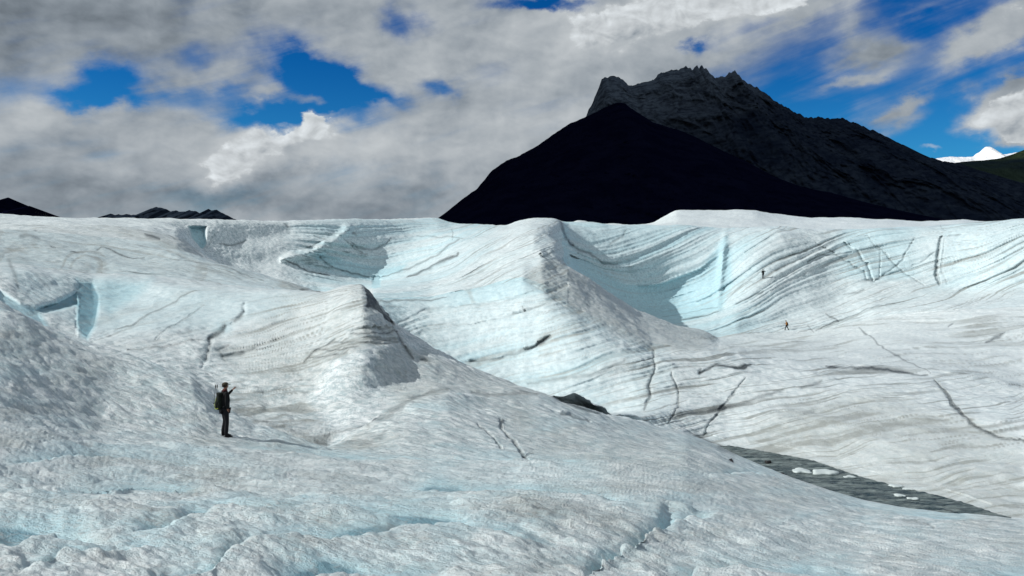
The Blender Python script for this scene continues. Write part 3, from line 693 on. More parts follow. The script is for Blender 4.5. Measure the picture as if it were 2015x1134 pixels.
for x_, y_, rx_, ry_, a_ in ((20, 1036, 70, 20, .10), (640, 1112, 95, 18, .10), (388, 1002, 26, 11, .10), (1990, 1122, 60, 16, .12), (1312, 1016, 14, 22, .14)):
    DZ -= a_ * qm(0, 2.2) * gb(x_, y_, rx_, ry_)
# ---- to world space
TT2 = TT + DT
X = TT2 * (PX - CX) / F; Z = TT2 * (HY - PY) / F + DZ; Yw = TT2.copy()
# rows running back underneath and behind the viewpoint
nb = 40
tb = np.linspace(0, 1, nb)[:, None] ** 1.5
t0 = Yw[0][None, :]
back_t = (-14) + (t0 + 14) * tb[:nb - 1]
back = np.stack([np.repeat(X[:1], nb - 1, 0) * (1 + 0 * back_t), back_t, Z[:1] + (t0 - back_t) * 0.075], -1)
Pm = np.concatenate([back, np.stack([X, Yw, Z], -1)], 0)


def padrow(a, v=0.0):
    return np.concatenate([np.repeat(a[:1], nb - 1, 0) * (0 if v is None else 1), a], 0)


BLUE, DIRT_SHADE, DARK = padrow(BLUE), padrow(DIRT_SHADE), padrow(DARK)
Qp = np.concatenate([np.full((nb - 1, Q.shape[1]), -1.0), Q], 0)
PYp = np.concatenate([np.full((nb - 1, Q.shape[1]), 2000.0), PY], 0)


def normals(P):
    du = np.gradient(P, axis=1); dv = np.gradient(P, axis=0)
    n = np.cross(du, dv)
    n /= np.maximum(np.linalg.norm(n, axis=-1, keepdims=True), 1e-9)
    return n


N = normals(Pm)
wxx, wyy, wzz = Pm[..., 0], Pm[..., 1], Pm[..., 2]
# stretched coordinates: hummocks are drawn out along the drainage direction
ang = math.radians(-32)
al = wxx * math.cos(ang) + wyy * math.sin(ang); ac = -wxx * math.sin(ang) + wyy * math.cos(ang)
dist = np.maximum(np.hypot(wxx, wyy), 2.5)
disp = np.zeros_like(dist)
big = fbm(al / 7.0, ac / 4.0, wzz / 4.0, 2, seed=101)
disp += big * 0.22 * sst(dist, 5, 40)
# octaves of hummocks, each only where the grid can carry it
calm = 1 - 0.72 * sst(dist, 48, 66) * (1 - np.clip(N[..., 0] * 2.2, 0, 1))
calm = calm * (1 - 0.5 * (wxx < -20) * sst(dist, 60, 80))
for lam, amp, sd_ in [(5.0, .16, 121), (2.3, .090, 111), (1.1, .070, 112), (0.55, .052, 113), (0.27, .036, 114), (0.135, .024, 115), (0.065, .013, 116)]:
    w = 1 - sst(dist, lam * 70, lam * 260)
    if lam > 1: w = w * (0.35 + 0.65 * sst(dist, 3, 12))
    n1 = pn(al / (lam * 1.9), ac / lam, wzz / lam, sd_)
    bump = n1 if lam > 1.5 else (np.abs(n1) * 1.5 - 0.4 + 0.5 * n1)
    disp += w * amp * bump * calm
steep = 1 - np.abs(N[..., 2])
smoothice = np.clip(BLUE * 0.55, 0, 0.6)
disp *= (1 - smoothice)
# wall hackle, seen on the far faces
hk = fbm(wxx / 1.1, wyy / 1.1, wzz / 0.7, 2, seed=131)
disp += hk * 0.055 * sst(dist, 45, 80) * (1 - 0.4 * smoothice)
disp += 0.5 * fbm(wxx / 16, wyy / 16, wzz / 8, 2, seed=141) * sst(dist, 60, 110)
fl = np.clip(N[..., 2] * 0 + 1, 0, 1)
# rough grey flanks get deeper grain
flank = np.clip(N[..., 0], 0, 0.5) * 2
disp += flank * 0.10 * pn(al / 1.6, ac / 0.55, wzz / 0.6, 151) * sst(dist, 28, 45)
hk0 = np.concatenate([np.zeros((nb - 1, Q.shape[1])), sst(PX, 1330, 1400) * (Q > 2.75) * (Q < 5.25)], 0)
disp *= 1 - 0.9 * hk0
Pm = Pm + N * disp[..., None] * np.where(N[..., 2:3] < 0, -1, 1)
mott = fbm(al / 1.3, ac / 0.8, wzz, 3, seed=161)
DIRT_SHADE = np.clip(DIRT_SHADE + 0.10 * mott * (dist > 6), 0, 1)
STREAK = (0.3 + 0.7 * sst(dist, 14, 32)) * np.clip(1 - 0.85 * sst(dist, 46, 60) * (1 - np.clip(N[..., 0] * 2.5, 0, 1)), 0, 1)
BLUE = np.where(Qp > 8.5, np.minimum(BLUE, 1.0), np.clip(BLUE, 0, 1.2)); BLUE = np.clip(BLUE, 0, 1.2); DARK = np.clip(DARK, 0, 1)

# ---- ice material
mat_ice, g, bs = new_mat('glacier_ice', 0.55, 0.35)
aB, aD, aK = attr(g, 'blue'), attr(g, 'dirt_shade'), attr(g, 'seam_shade')
oc = g.n('ShaderNodeTexCoord').outputs['Object']
mp = g.n('ShaderNodeMapping', vector_type='TEXTURE'); g.link(oc, mp.inputs[0])
mp.inputs['Rotation'].default_value = (0, 0, ang); mp.inputs['Scale'].default_value = (1.45, 1, 1)
v = mp.outputs[0]
nA = g.noise(v, 0.55, 4, 0.6).outputs['Fac']
nB = g.noise(v, 2.2, 9, 0.74).outputs['Fac']
nC = g.noise(v, 16.0, 6, 0.65).outputs['Fac']
nD = g.noise(oc, 70.0, 4, 0.6).outputs['Fac']
nE = g.noise(v, 1.1, 6, 0.7, 0.4).outputs['Fac']
aS = attr(g, 'streak')
wf = g.ss(g.m('ADD', g.m('MULTIPLY', nB, 0.55), g.m('MULTIPLY', nC, 0.45)), 0.43, 0.545)
wf = g.m('ADD', g.m('MULTIPLY', wf, g.m('ADD', 0.42, g.m('MULTIPLY', aS, 0.58))), g.m('MULTIPLY', g.m('SUBTRACT', 1.0, aS), 0.40))
white = g.mix(wf, (0.42, 0.525, 0.55), (0.85, 0.90, 0.905))
blue = g.mix(g.ss(nB, 0.3, 0.7), (0.40, 0.64, 0.72), (0.56, 0.80, 0.85))
c1 = g.mix(g.m('MULTIPLY', g.m('MINIMUM', g.m('ADD', aB, g.m('MULTIPLY', g.m('SUBTRACT', nA, 0.5), 0.35)), 1.0, clamp=True), 0.92), white, blue)
deepb = g.mix(1.0, c1, (0.36, 0.50, 0.56), 'MULTIPLY')  # darker blue for painted hollow shade and deep ice
c1 = g.mix(g.ss(aB, 0.95, 1.2, 0.0, 0.95), c1, deepb)
dm = g.m('MULTIPLY', aD, g.ss(g.m('ADD', g.m('MULTIPLY', nE, 0.55), g.m('MULTIPLY', nC, 0.45)), 0.36, 0.62, 0.45, 1.45))
c2 = g.mix(g.m('MULTIPLY', dm, 0.85, clamp=True), c1, (0.375, 0.40, 0.375))
grit = g.m('MULTIPLY', g.ss(nC, 0.52, 0.62), g.m('ADD', 0.30, g.m('MULTIPLY', aD, 0.5)))
c2 = g.mix(grit, c2, (0.42, 0.445, 0.45))
grit2 = g.m('MULTIPLY', g.ss(nD, 0.56, 0.70), 0.22)
c2 = g.mix(grit2, c2, (0.30, 0.32, 0.32))
mp2 = g.n('ShaderNodeMapping', vector_type='TEXTURE'); g.link(oc, mp2.inputs[0])
mp2.inputs['Rotation'].default_value = (0, 0, ang); mp2.inputs['Scale'].default_value = (5.5, 1, 1)
nS = g.noise(mp2.outputs[0], 4.2, 5, 0.62, 0.3).outputs['Fac']
c2 = g.mix(g.m('MULTIPLY', g.m('MULTIPLY', g.ss(nS, 0.50, 0.66), aS), 0.55), c2, (0.27, 0.33, 0.35))
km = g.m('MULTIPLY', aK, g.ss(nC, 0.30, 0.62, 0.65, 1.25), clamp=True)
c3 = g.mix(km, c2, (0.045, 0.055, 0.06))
g.link(c3, bs.inputs['Base Color'])
g.link(g.ss(nC, 0.4, 0.7, 0.38, 0.7), bs.inputs['Roughness'])
hgt = g.m('ADD', g.m('ADD', g.m('SUBTRACT', g.m('MULTIPLY', nB, 0.05), g.m('MULTIPLY', g.m('MULTIPLY', nS, aS), 0.10)), g.m('MULTIPLY', nC, 0.05)), g.m('MULTIPLY', nD, 0.009))
bm_ = g.n('ShaderNodeBump'); bm_.inputs['Strength'].default_value = 0.85; bm_.inputs['Distance'].default_value = 1.0
g.link(hgt, bm_.inputs['Height']); g.link(bm_.outputs[0], bs.inputs['Normal'])

glacier = structure(grid_mesh('glacier', Pm, mat_ice, {'blue': BLUE, 'dirt_shade': DIRT_SHADE, 'seam_shade': DARK, 'streak': STREAK}))
PMX = CX + F * Pm[..., 0] / np.where(np.abs(Pm[..., 1]) < 1e-3, 1e-3, Pm[..., 1]); PMY = HY - F * Pm[..., 2] / np.where(np.abs(Pm[..., 1]) < 1e-3, 1e-3, Pm[..., 1])


def stand(pxx, pyy, qa, qb):
    """ground point of the glacier seen at that place, in the given layer"""
    e = (PMX - pxx) ** 2 + (PMY - pyy) ** 2 + 1e9 * ((Qp < qa) | (Qp > qb))
    i = np.unravel_index(np.argmin(e), e.shape)
    return Vector(Pm[i])


# ================================================================ ground far beyond the ice
def annulus(name, z, r0, r1, mat, n=96):
    bm = bmesh.new()
    a = [bm.verts.new((r0 * math.cos(2 * math.pi * i / n), r0 * math.sin(2 * math.pi * i / n), z)) for i in range(n)]
    b = [bm.verts.new((r1 * math.cos(2 * math.pi * i / n), r1 * math.sin(2 * math.pi * i / n), z)) for i in range(n)]
    for i in range(n):
        bm.faces.new((a[i], b[i], b[(i + 1) % n], a[(i + 1) % n]))
    bm.faces.new(a)
    me = bpy.data.meshes.new(name); bm.to_mesh(me); bm.free(); me.materials.append(mat)
    ob = bpy.data.objects.new(name, me); col.objects.link(ob)
    return ob


mg, g, bs = new_mat('moraine_ground', 0.9, 0.1)
oc = g.n('ShaderNodeTexCoord').outputs['Object']
g.link(g.mix(g.noise(oc, 0.01, 6).outputs['Fac'], (0.03, 0.04, 0.035), (0.10, 0.10, 0.09)), bs.inputs['Base Color'])
structure(annulus('ground', -70, 120, 60000, mg))

# ================================================================ stream in the trough
ml, g, bs = new_mat('stream_water', 0.12, 0.5)
oc = g.n('ShaderNodeTexCoord').outputs['Object']
sx = g.noise(g.vm('MULTIPLY', oc, (0.5, 1.6, 1)), 1.2, 7, 0.65, 0.5).outputs['Fac']
sx2 = g.noise(g.vm('MULTIPLY', oc, (0.4, 2.0, 1)), 3.5, 6, 0.7, 0.4).outputs['Fac']
cw = g.mix(g.ss(sx, 0.40, 0.62), (0.04, 0.065, 0.065), (0.22, 0.27, 0.265))
cw = g.mix(g.ss(sx2, 0.50, 0.64, 0, 0.85), cw, (0.012, 0.018, 0.02))
g.link(cw, bs.inputs['Base Color'])
g.link(g.ss(sx, 0.4, 0.6, 0.25, 0.7), bs.inputs['Roughness'])
b_ = g.n('ShaderNodeBump'); b_.inputs['Strength'].default_value = 0.7; b_.inputs['Distance'].default_value = 0.25
g.link(sx2, b_.inputs['Height']); g.link(b_.outputs[0], bs.inputs['Normal'])
ZS = -17.92
near_b = [(1395, 905), (1450, 900), (1500, 921), (1560, 945), (1630, 969), (1700, 989), (1780, 1004), (1850, 1014), (1960, 1021), (1990, 1022)]
far_b = [(1395, 866), (1440, 878), (1500, 887), (1600, 906), (1660, 927), (1700, 940), (1780, 960), (1850, 976), (1900, 990), (1960, 1010), (1990, 1018)]
sp = np.linspace(1395, 1990, 240)
ny = np.interp(sp, *zip(*near_b)); fy = np.interp(sp, *zip(*far_b))
rows = []
for u in np.linspace(0, 1, 40):
    yy = ny + (fy - ny) * u; tt = -ZS * F / (yy - HY)
    xx = tt * (sp - CX) / F
    rows.append(np.stack([xx, tt, ZS + 0.05 * fbm(xx / 0.8, tt / 0.35, 0, 3, seed=200)], -1))
structure(grid_mesh('stream', np.array(rows), ml))


# ================================================================ mountains
def ridge_mesh(name, sil, t_crest, t_base, ybase, mat, n_rows=160, step=3.0, rough=30.0, x0=None, x1=None, seed=0, jag=1.2, back=0.25, gully=1.0, prof=1.0, lean=None):
    """a mountain: its skyline at its own distance, a face coming forward to its foot, and a far side"""
    xs0 = [p[0] for p in sil]
    xs = np.arange(xs0[0], xs0[-1] + step, step)
    ys = np.interp(xs, xs0, [p[1] for p in sil])
    ys = ys + jag * fbm(xs / 9, xs * 0 + 3.3, 0.2, 4, 0.6, seed=seed + 9, ridged=False) * np.minimum(1, (ybase - ys) / 40)
    tc_ = np.interp(xs, *zip(*t_crest)) if isinstance(t_crest, list) else np.full(xs.shape, float(t_crest))
    zc = tc_ * (HY - ys) / F; xc = tc_ * (xs - CX) / F
    zb = t_base * (HY - ybase) / F
    u = np.linspace(0, 1, n_rows)[:, None] ** 0.85
    rel = (zc - zb)[None, :]
    Zr = zb + rel * (u ** prof)
    Tr = t_base + (tc_[None, :] - t_base) * u
    Xr = xc[None, :] * np.ones_like(u)
    if lean is not None: Xr = Xr + lean * (1 - u)
    P = np.stack([Xr, Tr, Zr], -1)
    ub = np.linspace(0, 1, 24)[1:, None]
    Pb = np.stack([np.repeat(xc[None, :], 23, 0), tc_[None, :] + (tc_[None, :] - t_base) * ub * 1.1, zc[None, :] - rel * ub * 1.0], -1)
    P = np.concatenate([P, Pb], 0)
    h = np.clip(np.concatenate([rel * np.ones_like(u), rel * np.ones_like(ub)], 0) / max(rel.max(), 1), 0, 1)
    uu = np.concatenate([u, 1 - ub], 0) * np.ones_like(xs)[None, :]
    L = rough * 7
    rn = fbm(P[..., 0] / L, P[..., 2] / (L * 1.5), P[..., 1] / (L * 2), 6, 0.55, seed=seed, ridged=True)
    wg = fbm(P[..., 0] / (L * 1.6), P[..., 2] / L, 0, 3, seed=seed + 31) * 0.9
    gl = fbm(P[..., 0] / (L * 0.6) + wg, P[..., 2] / (L * 1.7) + wg * 0.7, 0, 5, 0.6, seed=seed + 20, ridged=True)
    fade = 1 - sst(uu, 0.9, 1.0)
    k_ = 1 - (rn * rough * 1.3 + gl * rough * gully * 0.8) * fade * (0.25 + 0.75 * h) / P[..., 1]
    P = P * k_[..., None]
    return structure(grid_mesh(name, P, mat, {'up': uu}))


def rock_mat(name, a, b, c, scale, strata=0.0, green=None, bare=None, bk=(-0.00075, 0.0017, 0.0)):
    m, g, bs = new_mat(name, 1.0, 0.0)
    oc = g.n('ShaderNodeTexCoord').outputs['Object']
    n1 = g.noise(oc, scale, 8, 0.65).outputs['Fac']
    n2 = g.noise(g.vm('MULTIPLY', oc, (1, 0.5, 2.5)), scale * 3.5, 7, 0.68, 0.6).outputs['Fac']
    cc = g.mix(g.ss(n1, 0.35, 0.65), a, b)
    cc = g.mix(g.ss(n2, 0.52, 0.66), cc, c)
    if strata:
        wv = g.n('ShaderNodeTexWave', bands_direction='Z')
        wv.inputs['Scale'].default_value = scale * strata; wv.inputs['Distortion'].default_value = 9; wv.inputs['Detail'].default_value = 5
        g.link(g.vm('ADD', oc, g.vec(0, 0, g.m('MULTIPLY', g.xyz(oc)[0], -0.35))), wv.inputs['Vector'])
        cc = g.mix(g.m('MULTIPLY', g.ss(wv.outputs['Fac'], 0.6, 0.9), 0.5), cc, c)
    if green:
        cc = g.mix(g.ss(g.noise(oc, scale * 0.6, 5).outputs['Fac'], 0.45, 0.6), cc, green)
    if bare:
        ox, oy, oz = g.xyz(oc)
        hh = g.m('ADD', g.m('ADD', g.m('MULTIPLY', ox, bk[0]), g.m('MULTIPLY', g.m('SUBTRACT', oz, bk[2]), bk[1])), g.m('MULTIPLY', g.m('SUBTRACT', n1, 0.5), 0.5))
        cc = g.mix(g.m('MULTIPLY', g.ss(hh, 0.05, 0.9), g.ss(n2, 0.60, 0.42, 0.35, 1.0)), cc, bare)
    g.link(cc, bs.inputs['Base Color'])
    b_ = g.n('ShaderNodeBump'); b_.inputs['Strength'].default_value = 0.9; b_.inputs['Distance'].default_value = 0.12 / scale
    g.link(g.m('ADD', n1, g.m('MULTIPLY', n2, 0.5)), b_.inputs['Height']); g.link(b_.outputs[0], bs.inputs['Normal'])
    return m


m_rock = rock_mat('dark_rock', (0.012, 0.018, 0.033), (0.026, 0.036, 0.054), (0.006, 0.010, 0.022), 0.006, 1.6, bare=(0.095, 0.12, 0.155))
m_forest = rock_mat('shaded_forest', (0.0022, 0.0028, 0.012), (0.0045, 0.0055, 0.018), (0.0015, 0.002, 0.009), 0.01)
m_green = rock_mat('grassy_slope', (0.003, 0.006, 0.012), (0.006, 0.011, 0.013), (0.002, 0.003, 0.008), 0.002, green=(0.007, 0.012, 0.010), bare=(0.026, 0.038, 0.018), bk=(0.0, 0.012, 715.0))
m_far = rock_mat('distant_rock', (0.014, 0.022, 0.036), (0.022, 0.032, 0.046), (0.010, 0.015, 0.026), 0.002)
m_snow = rock_mat('snow', (0.80, 0.82, 0.86), (0.86, 0.88, 0.90), (0.74, 0.77, 0.82), 0.0006)

massif = [(1060, 470), (1110, 330), (1140, 246), (1152, 231), (1158, 217), (1168, 197), (1175, 182), (1181, 162), (1184, 155), (1190, 151), (1196, 152), (1204, 149), (1213, 151), (1221, 153), (1228, 159), (1236, 169), (1257, 165), (1275, 160), (1286, 157), (1293, 148), (1301, 144), (1318, 139), (1336, 136), (1345, 134), (1350, 131), (1353, 136), (1358, 132),
          (1362, 137), (1368, 130), (1372, 129), (1375, 137), (1379, 128), (1382, 128), (1385, 136), (1391, 137), (1400, 147), (1408, 155), (1423, 152), (1435, 144), (1441, 141), (1446, 137), (1451, 146), (1455, 148), (1461, 158), (1481, 169), (1505, 182), (1513, 189), (1519, 196), (1540, 208),
          (1563, 220), (1586, 231), (1600, 232), (1615, 231), (1636, 234), (1648, 231), (1659, 232), (1672, 240), (1685, 244), (1715, 256), (1744, 269), (1773, 284), (1802, 299), (1831, 311), (1855, 318), (1884, 322), (1950, 345), (2015, 362), (2150, 400), (2400, 440), (2500, 470)]
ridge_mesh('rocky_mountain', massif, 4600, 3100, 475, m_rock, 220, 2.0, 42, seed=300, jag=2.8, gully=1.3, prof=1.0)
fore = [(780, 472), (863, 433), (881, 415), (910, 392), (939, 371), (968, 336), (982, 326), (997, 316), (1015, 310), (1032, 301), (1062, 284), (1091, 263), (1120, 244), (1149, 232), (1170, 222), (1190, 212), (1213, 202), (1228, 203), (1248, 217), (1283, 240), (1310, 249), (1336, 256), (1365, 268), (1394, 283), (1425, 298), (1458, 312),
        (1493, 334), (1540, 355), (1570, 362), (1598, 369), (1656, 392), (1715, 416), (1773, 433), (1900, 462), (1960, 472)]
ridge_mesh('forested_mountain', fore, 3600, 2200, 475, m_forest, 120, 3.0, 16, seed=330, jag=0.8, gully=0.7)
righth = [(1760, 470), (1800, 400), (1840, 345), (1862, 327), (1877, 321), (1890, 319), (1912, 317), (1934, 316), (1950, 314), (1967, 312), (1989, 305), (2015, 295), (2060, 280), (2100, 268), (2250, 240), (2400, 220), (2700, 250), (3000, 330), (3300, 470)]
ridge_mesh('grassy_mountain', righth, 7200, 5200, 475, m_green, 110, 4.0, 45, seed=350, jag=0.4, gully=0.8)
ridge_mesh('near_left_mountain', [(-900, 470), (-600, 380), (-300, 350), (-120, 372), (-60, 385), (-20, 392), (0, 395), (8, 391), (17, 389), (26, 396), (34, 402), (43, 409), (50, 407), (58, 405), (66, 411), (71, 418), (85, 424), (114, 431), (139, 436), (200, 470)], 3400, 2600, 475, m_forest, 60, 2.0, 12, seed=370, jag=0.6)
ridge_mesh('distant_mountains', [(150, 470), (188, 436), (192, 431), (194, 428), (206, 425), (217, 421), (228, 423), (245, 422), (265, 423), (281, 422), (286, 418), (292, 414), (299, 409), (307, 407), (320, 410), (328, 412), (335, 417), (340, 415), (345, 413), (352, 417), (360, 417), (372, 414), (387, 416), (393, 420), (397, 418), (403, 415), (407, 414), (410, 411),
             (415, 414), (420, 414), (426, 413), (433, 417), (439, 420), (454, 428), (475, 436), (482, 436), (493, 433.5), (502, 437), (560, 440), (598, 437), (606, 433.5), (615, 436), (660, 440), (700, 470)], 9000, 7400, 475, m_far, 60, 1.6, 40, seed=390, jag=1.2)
ridge_mesh('snow_peak', [(1700, 440), (1780, 330), (1845, 311.5), (1870, 308.5), (1900, 309.5), (1915, 308), (1921, 303), (1927, 300), (1932, 295), (1938, 290), (1943, 288.5), (1948, 289), (1953, 291), (1957, 295), (1963, 300), (1968, 302), (1975, 304), (1990, 302), (2015, 297), (2100, 300), (2300, 400), (2400, 440)], 30000, 24000, 440, m_snow, 60, 1.5, 90, seed=410, jag=0.5)

# ================================================================ unseen cloud added to shade the mountains (high above, toward the sun)
mc, g, bs = new_mat('shade_cloud_white', 1.0, 0.0)
bs.inputs['Base Color'].default_value = (0.8, 0.82, 0.85, 1)
k = 3200.0 / SUN.z
cx0, cy0 = 1500 + SUN.x * k, 4300 + SUN.y * k
n = 90
uu, vv = np.meshgrid(np.linspace(0, 2 * math.pi, 160), np.linspace(0, math.pi, n))
rr = 1 + 0.10 * fbm(np.cos(uu) * 3, np.sin(uu) * 3, np.cos(vv) * 3, 4, seed=500)
Pc = np.stack([cx0 + 3300 * rr * np.sin(vv) * np.cos(uu), cy0 + 2500 * rr * np.sin(vv) * np.sin(uu), 3700 + 420 * rr * np.cos(vv)], -1)
structure(grid_mesh('shade_cloud', Pc, mc, flip=True))


# ================================================================ things
def tag(o, label=None, cat=None, group=None):
    if label: o['label'] = label
    if cat: o['category'] = cat
    if group: o['group'] = group
    return o


def plain(name, c, rough=0.8, var=0.25, scale=30):
    m, g, bs = new_mat(name, rough, 0.2)
    oc = g.n('ShaderNodeTexCoord').outputs['Object']
    f = g.noise(oc, scale, 4).outputs['Fac']
    g.link(g.mix(f, tuple(x * (1 - var) for x in c), tuple(min(1, x * (1 + var)) for x in c)), bs.inputs['Base Color'])
    return m


M = {
    'skin': plain('skin', (0.26, 0.13, 0.09), 0.6, 0.1), 'hair': plain('hair', (0.03, 0.02, 0.015)),
    'black': plain('black_cloth', (0.006, 0.007, 0.008)), 'charcoal': plain('charcoal_cloth', (0.009, 0.010, 0.013)),
    'cap': plain('olive_cap', (0.055, 0.045, 0.03)), 'maroon': plain('maroon_cloth', (0.07, 0.015, 0.015)), 'boot': plain('boot_leather', (0.012, 0.012, 0.014)),
    'pack': plain('pack_nylon', (0.008, 0.012, 0.009)), 'lime': plain('lime_webbing', (0.35, 0.42, 0.06)), 'grey': plain('grey_webbing', (0.25, 0.27, 0.26)),
    'metal': plain('pole_metal', (0.03, 0.03, 0.035), 0.35), 'orange': plain('orange_cloth', (0.30, 0.13, 0.03)), 'eye': plain('eye_dark', (0.01, 0.01, 0.01), 0.2),
    'brown': plain('brown_cloth', (0.05, 0.03, 0.015)), 'phone': plain('phone_glass', (0.01, 0.01, 0.01), 0.1),
}


def from_bm(name, bm, mat, parent=None, smooth=True):
    me = bpy.data.meshes.new(name)
    bmesh.ops.recalc_face_normals(bm, faces=bm.faces)
    bm.to_mesh(me); bm.free()
    if smooth: me.polygons.foreach_set('use_smooth', [True] * len(me.polygons))
    me.materials.append(mat)
    o = bpy.data.objects.new(name, me)
    col.objects.link(o)
    if parent: o.parent = parent
    return o


def skin(name, chains, mat, parent=None, sub=2):
    """one continuous surface grown round joint chains [(co, radius or (rx, ry)), ...]; equal points are shared"""
    me = bpy.data.meshes.new(name + '_rig')
    bm = bmesh.new()
    sk = bm.verts.layers.skin.verify()
    seen = {}
    for ch in chains:
        prev = None
        for co, rad in ch:
            key = tuple(round(c, 4) for c in co)
            fresh = key not in seen
            if fresh:
                vtx = bm.verts.new(co)
                vtx[sk].radius = rad if isinstance(rad, tuple) else (rad, rad)
                if prev is None: vtx[sk].use_root = True
                seen[key] = vtx
            vtx = seen[key]
            if prev is not None and bm.edges.get((prev, vtx)) is None: bm.edges.new((prev, vtx))
            prev = vtx
    bm.to_mesh(me); bm.free()
    o = bpy.data.objects.new(name + '_rig', me)
    col.objects.link(o)
    a = o.modifiers.new('skin', 'SKIN'); a.use_smooth_shade = True
    b = o.modifiers.new('sub', 'SUBSURF'); b.levels = sub; b.render_levels = sub
    dg = bpy.context.evaluated_depsgraph_get()
    res = bpy.data.meshes.new_from_object(o.evaluated_get(dg))
    bpy.data.objects.remove(o)
    res.name = name
    res.materials.clear(); res.materials.append(mat)
    ob = bpy.data.objects.new(name, res)
    col.objects.link(ob)
    if parent: ob.parent = parent
    return ob


def tube(bm, p, q, r0, r1, n=10):
    p, q = Vector(p), Vector(q)
    d = (q - p).normalized(); a = d.orthogonal().normalized(); b = d.cross(a)
    R = [[bm.verts.new(c + (a * math.cos(2 * math.pi * i / n) + b * math.sin(2 * math.pi * i / n)) * r) for i in range(n)] for c, r in ((p, r0), (q, r1))]
    for i in range(n): bm.faces.new((R[0][i], R[0][(i + 1) % n], R[1][(i + 1) % n], R[1][i]))
    bm.faces.new(R[0]); bm.faces.new(R[1])


def blob(bm, c, s, seg=20, ring=14, fn=None):
    """rounded superellipsoid-like lump"""
    vs = []
    for j in range(ring + 1):
        v_ = math.pi * j / ring
        row = []
        for i in range(seg):
            u_ = 2 * math.pi * i / seg
            d = Vector((math.sin(v_) * math.cos(u_), math.sin(v_) * math.sin(u_), math.cos(v_)))
            if fn: d = fn(d)
            row.append(bm.verts.new((c[0] + d.x * s[0], c[1] + d.y * s[1], c[2] + d.z * s[2])))
        vs.append(row)
    for j in range(ring):
        for i in range(seg):
            f = (vs[j][i], vs[j][(i + 1) % seg], vs[j + 1][(i + 1) % seg], vs[j + 1][i])
            bm.faces.new(f)
    bmesh.ops.remove_doubles(bm, verts=bm.verts, dist=1e-5)


def boxy(d, p=0.55):
    f = lambda t: math.copysign(abs(t) ** p, t)
    return Vector((f(d.x), f(d.y), f(d.z)))


def hand(wrist, direc, palm_n, side, spread=1.0, curl=0.5):
    """palm plus five finger chains; side = +1 / -1 puts the thumb on one edge"""
    w_, d, nrm = Vector(wrist), Vector(direc).normalized(), Vector(palm_n).normalized()
    s = d.cross(nrm).normalized() * side
    pc = w_ + d * 0.05
    ch = [[(tuple(w_), (0.022, 0.022)), (tuple(pc), (0.030, 0.018)), (tuple(pc + d * 0.035), (0.032, 0.016))]]
    for off, L in ((0.028, 0.068), (0.010, 0.078), (-0.009, 0.072), (-0.027, 0.056)):
        b0 = pc + d * 0.035 + s * off
        b1 = b0 + d * L * 0.45 + nrm * 0.006 * curl
        b2 = b1 + (d * (1 - 0.5 * curl) + nrm * curl).normalized() * L * 0.3
        b3 = b2 + (d * (1 - curl) + nrm * 1.4 * curl).normalized() * L * 0.25
        ch.append([(tuple(b0 + nrm * 1e-4), 0.0095), (tuple(b1), 0.0088), (tuple(b2), 0.008), (tuple(b3), 0.007)])
    t0_ = w_ + d * 0.025 + s * 0.022
    t1_ = t0_ + (d * 0.6 + s * 0.8).normalized() * 0.035
    t2_ = t1_ + (d * 0.9 + s * 0.2 + nrm * 0.4 * curl).normalized() * 0.03
    ch.append([(tuple(t0_), 0.012), (tuple(t1_), 0.011), (tuple(t2_), 0.009)])
    return ch


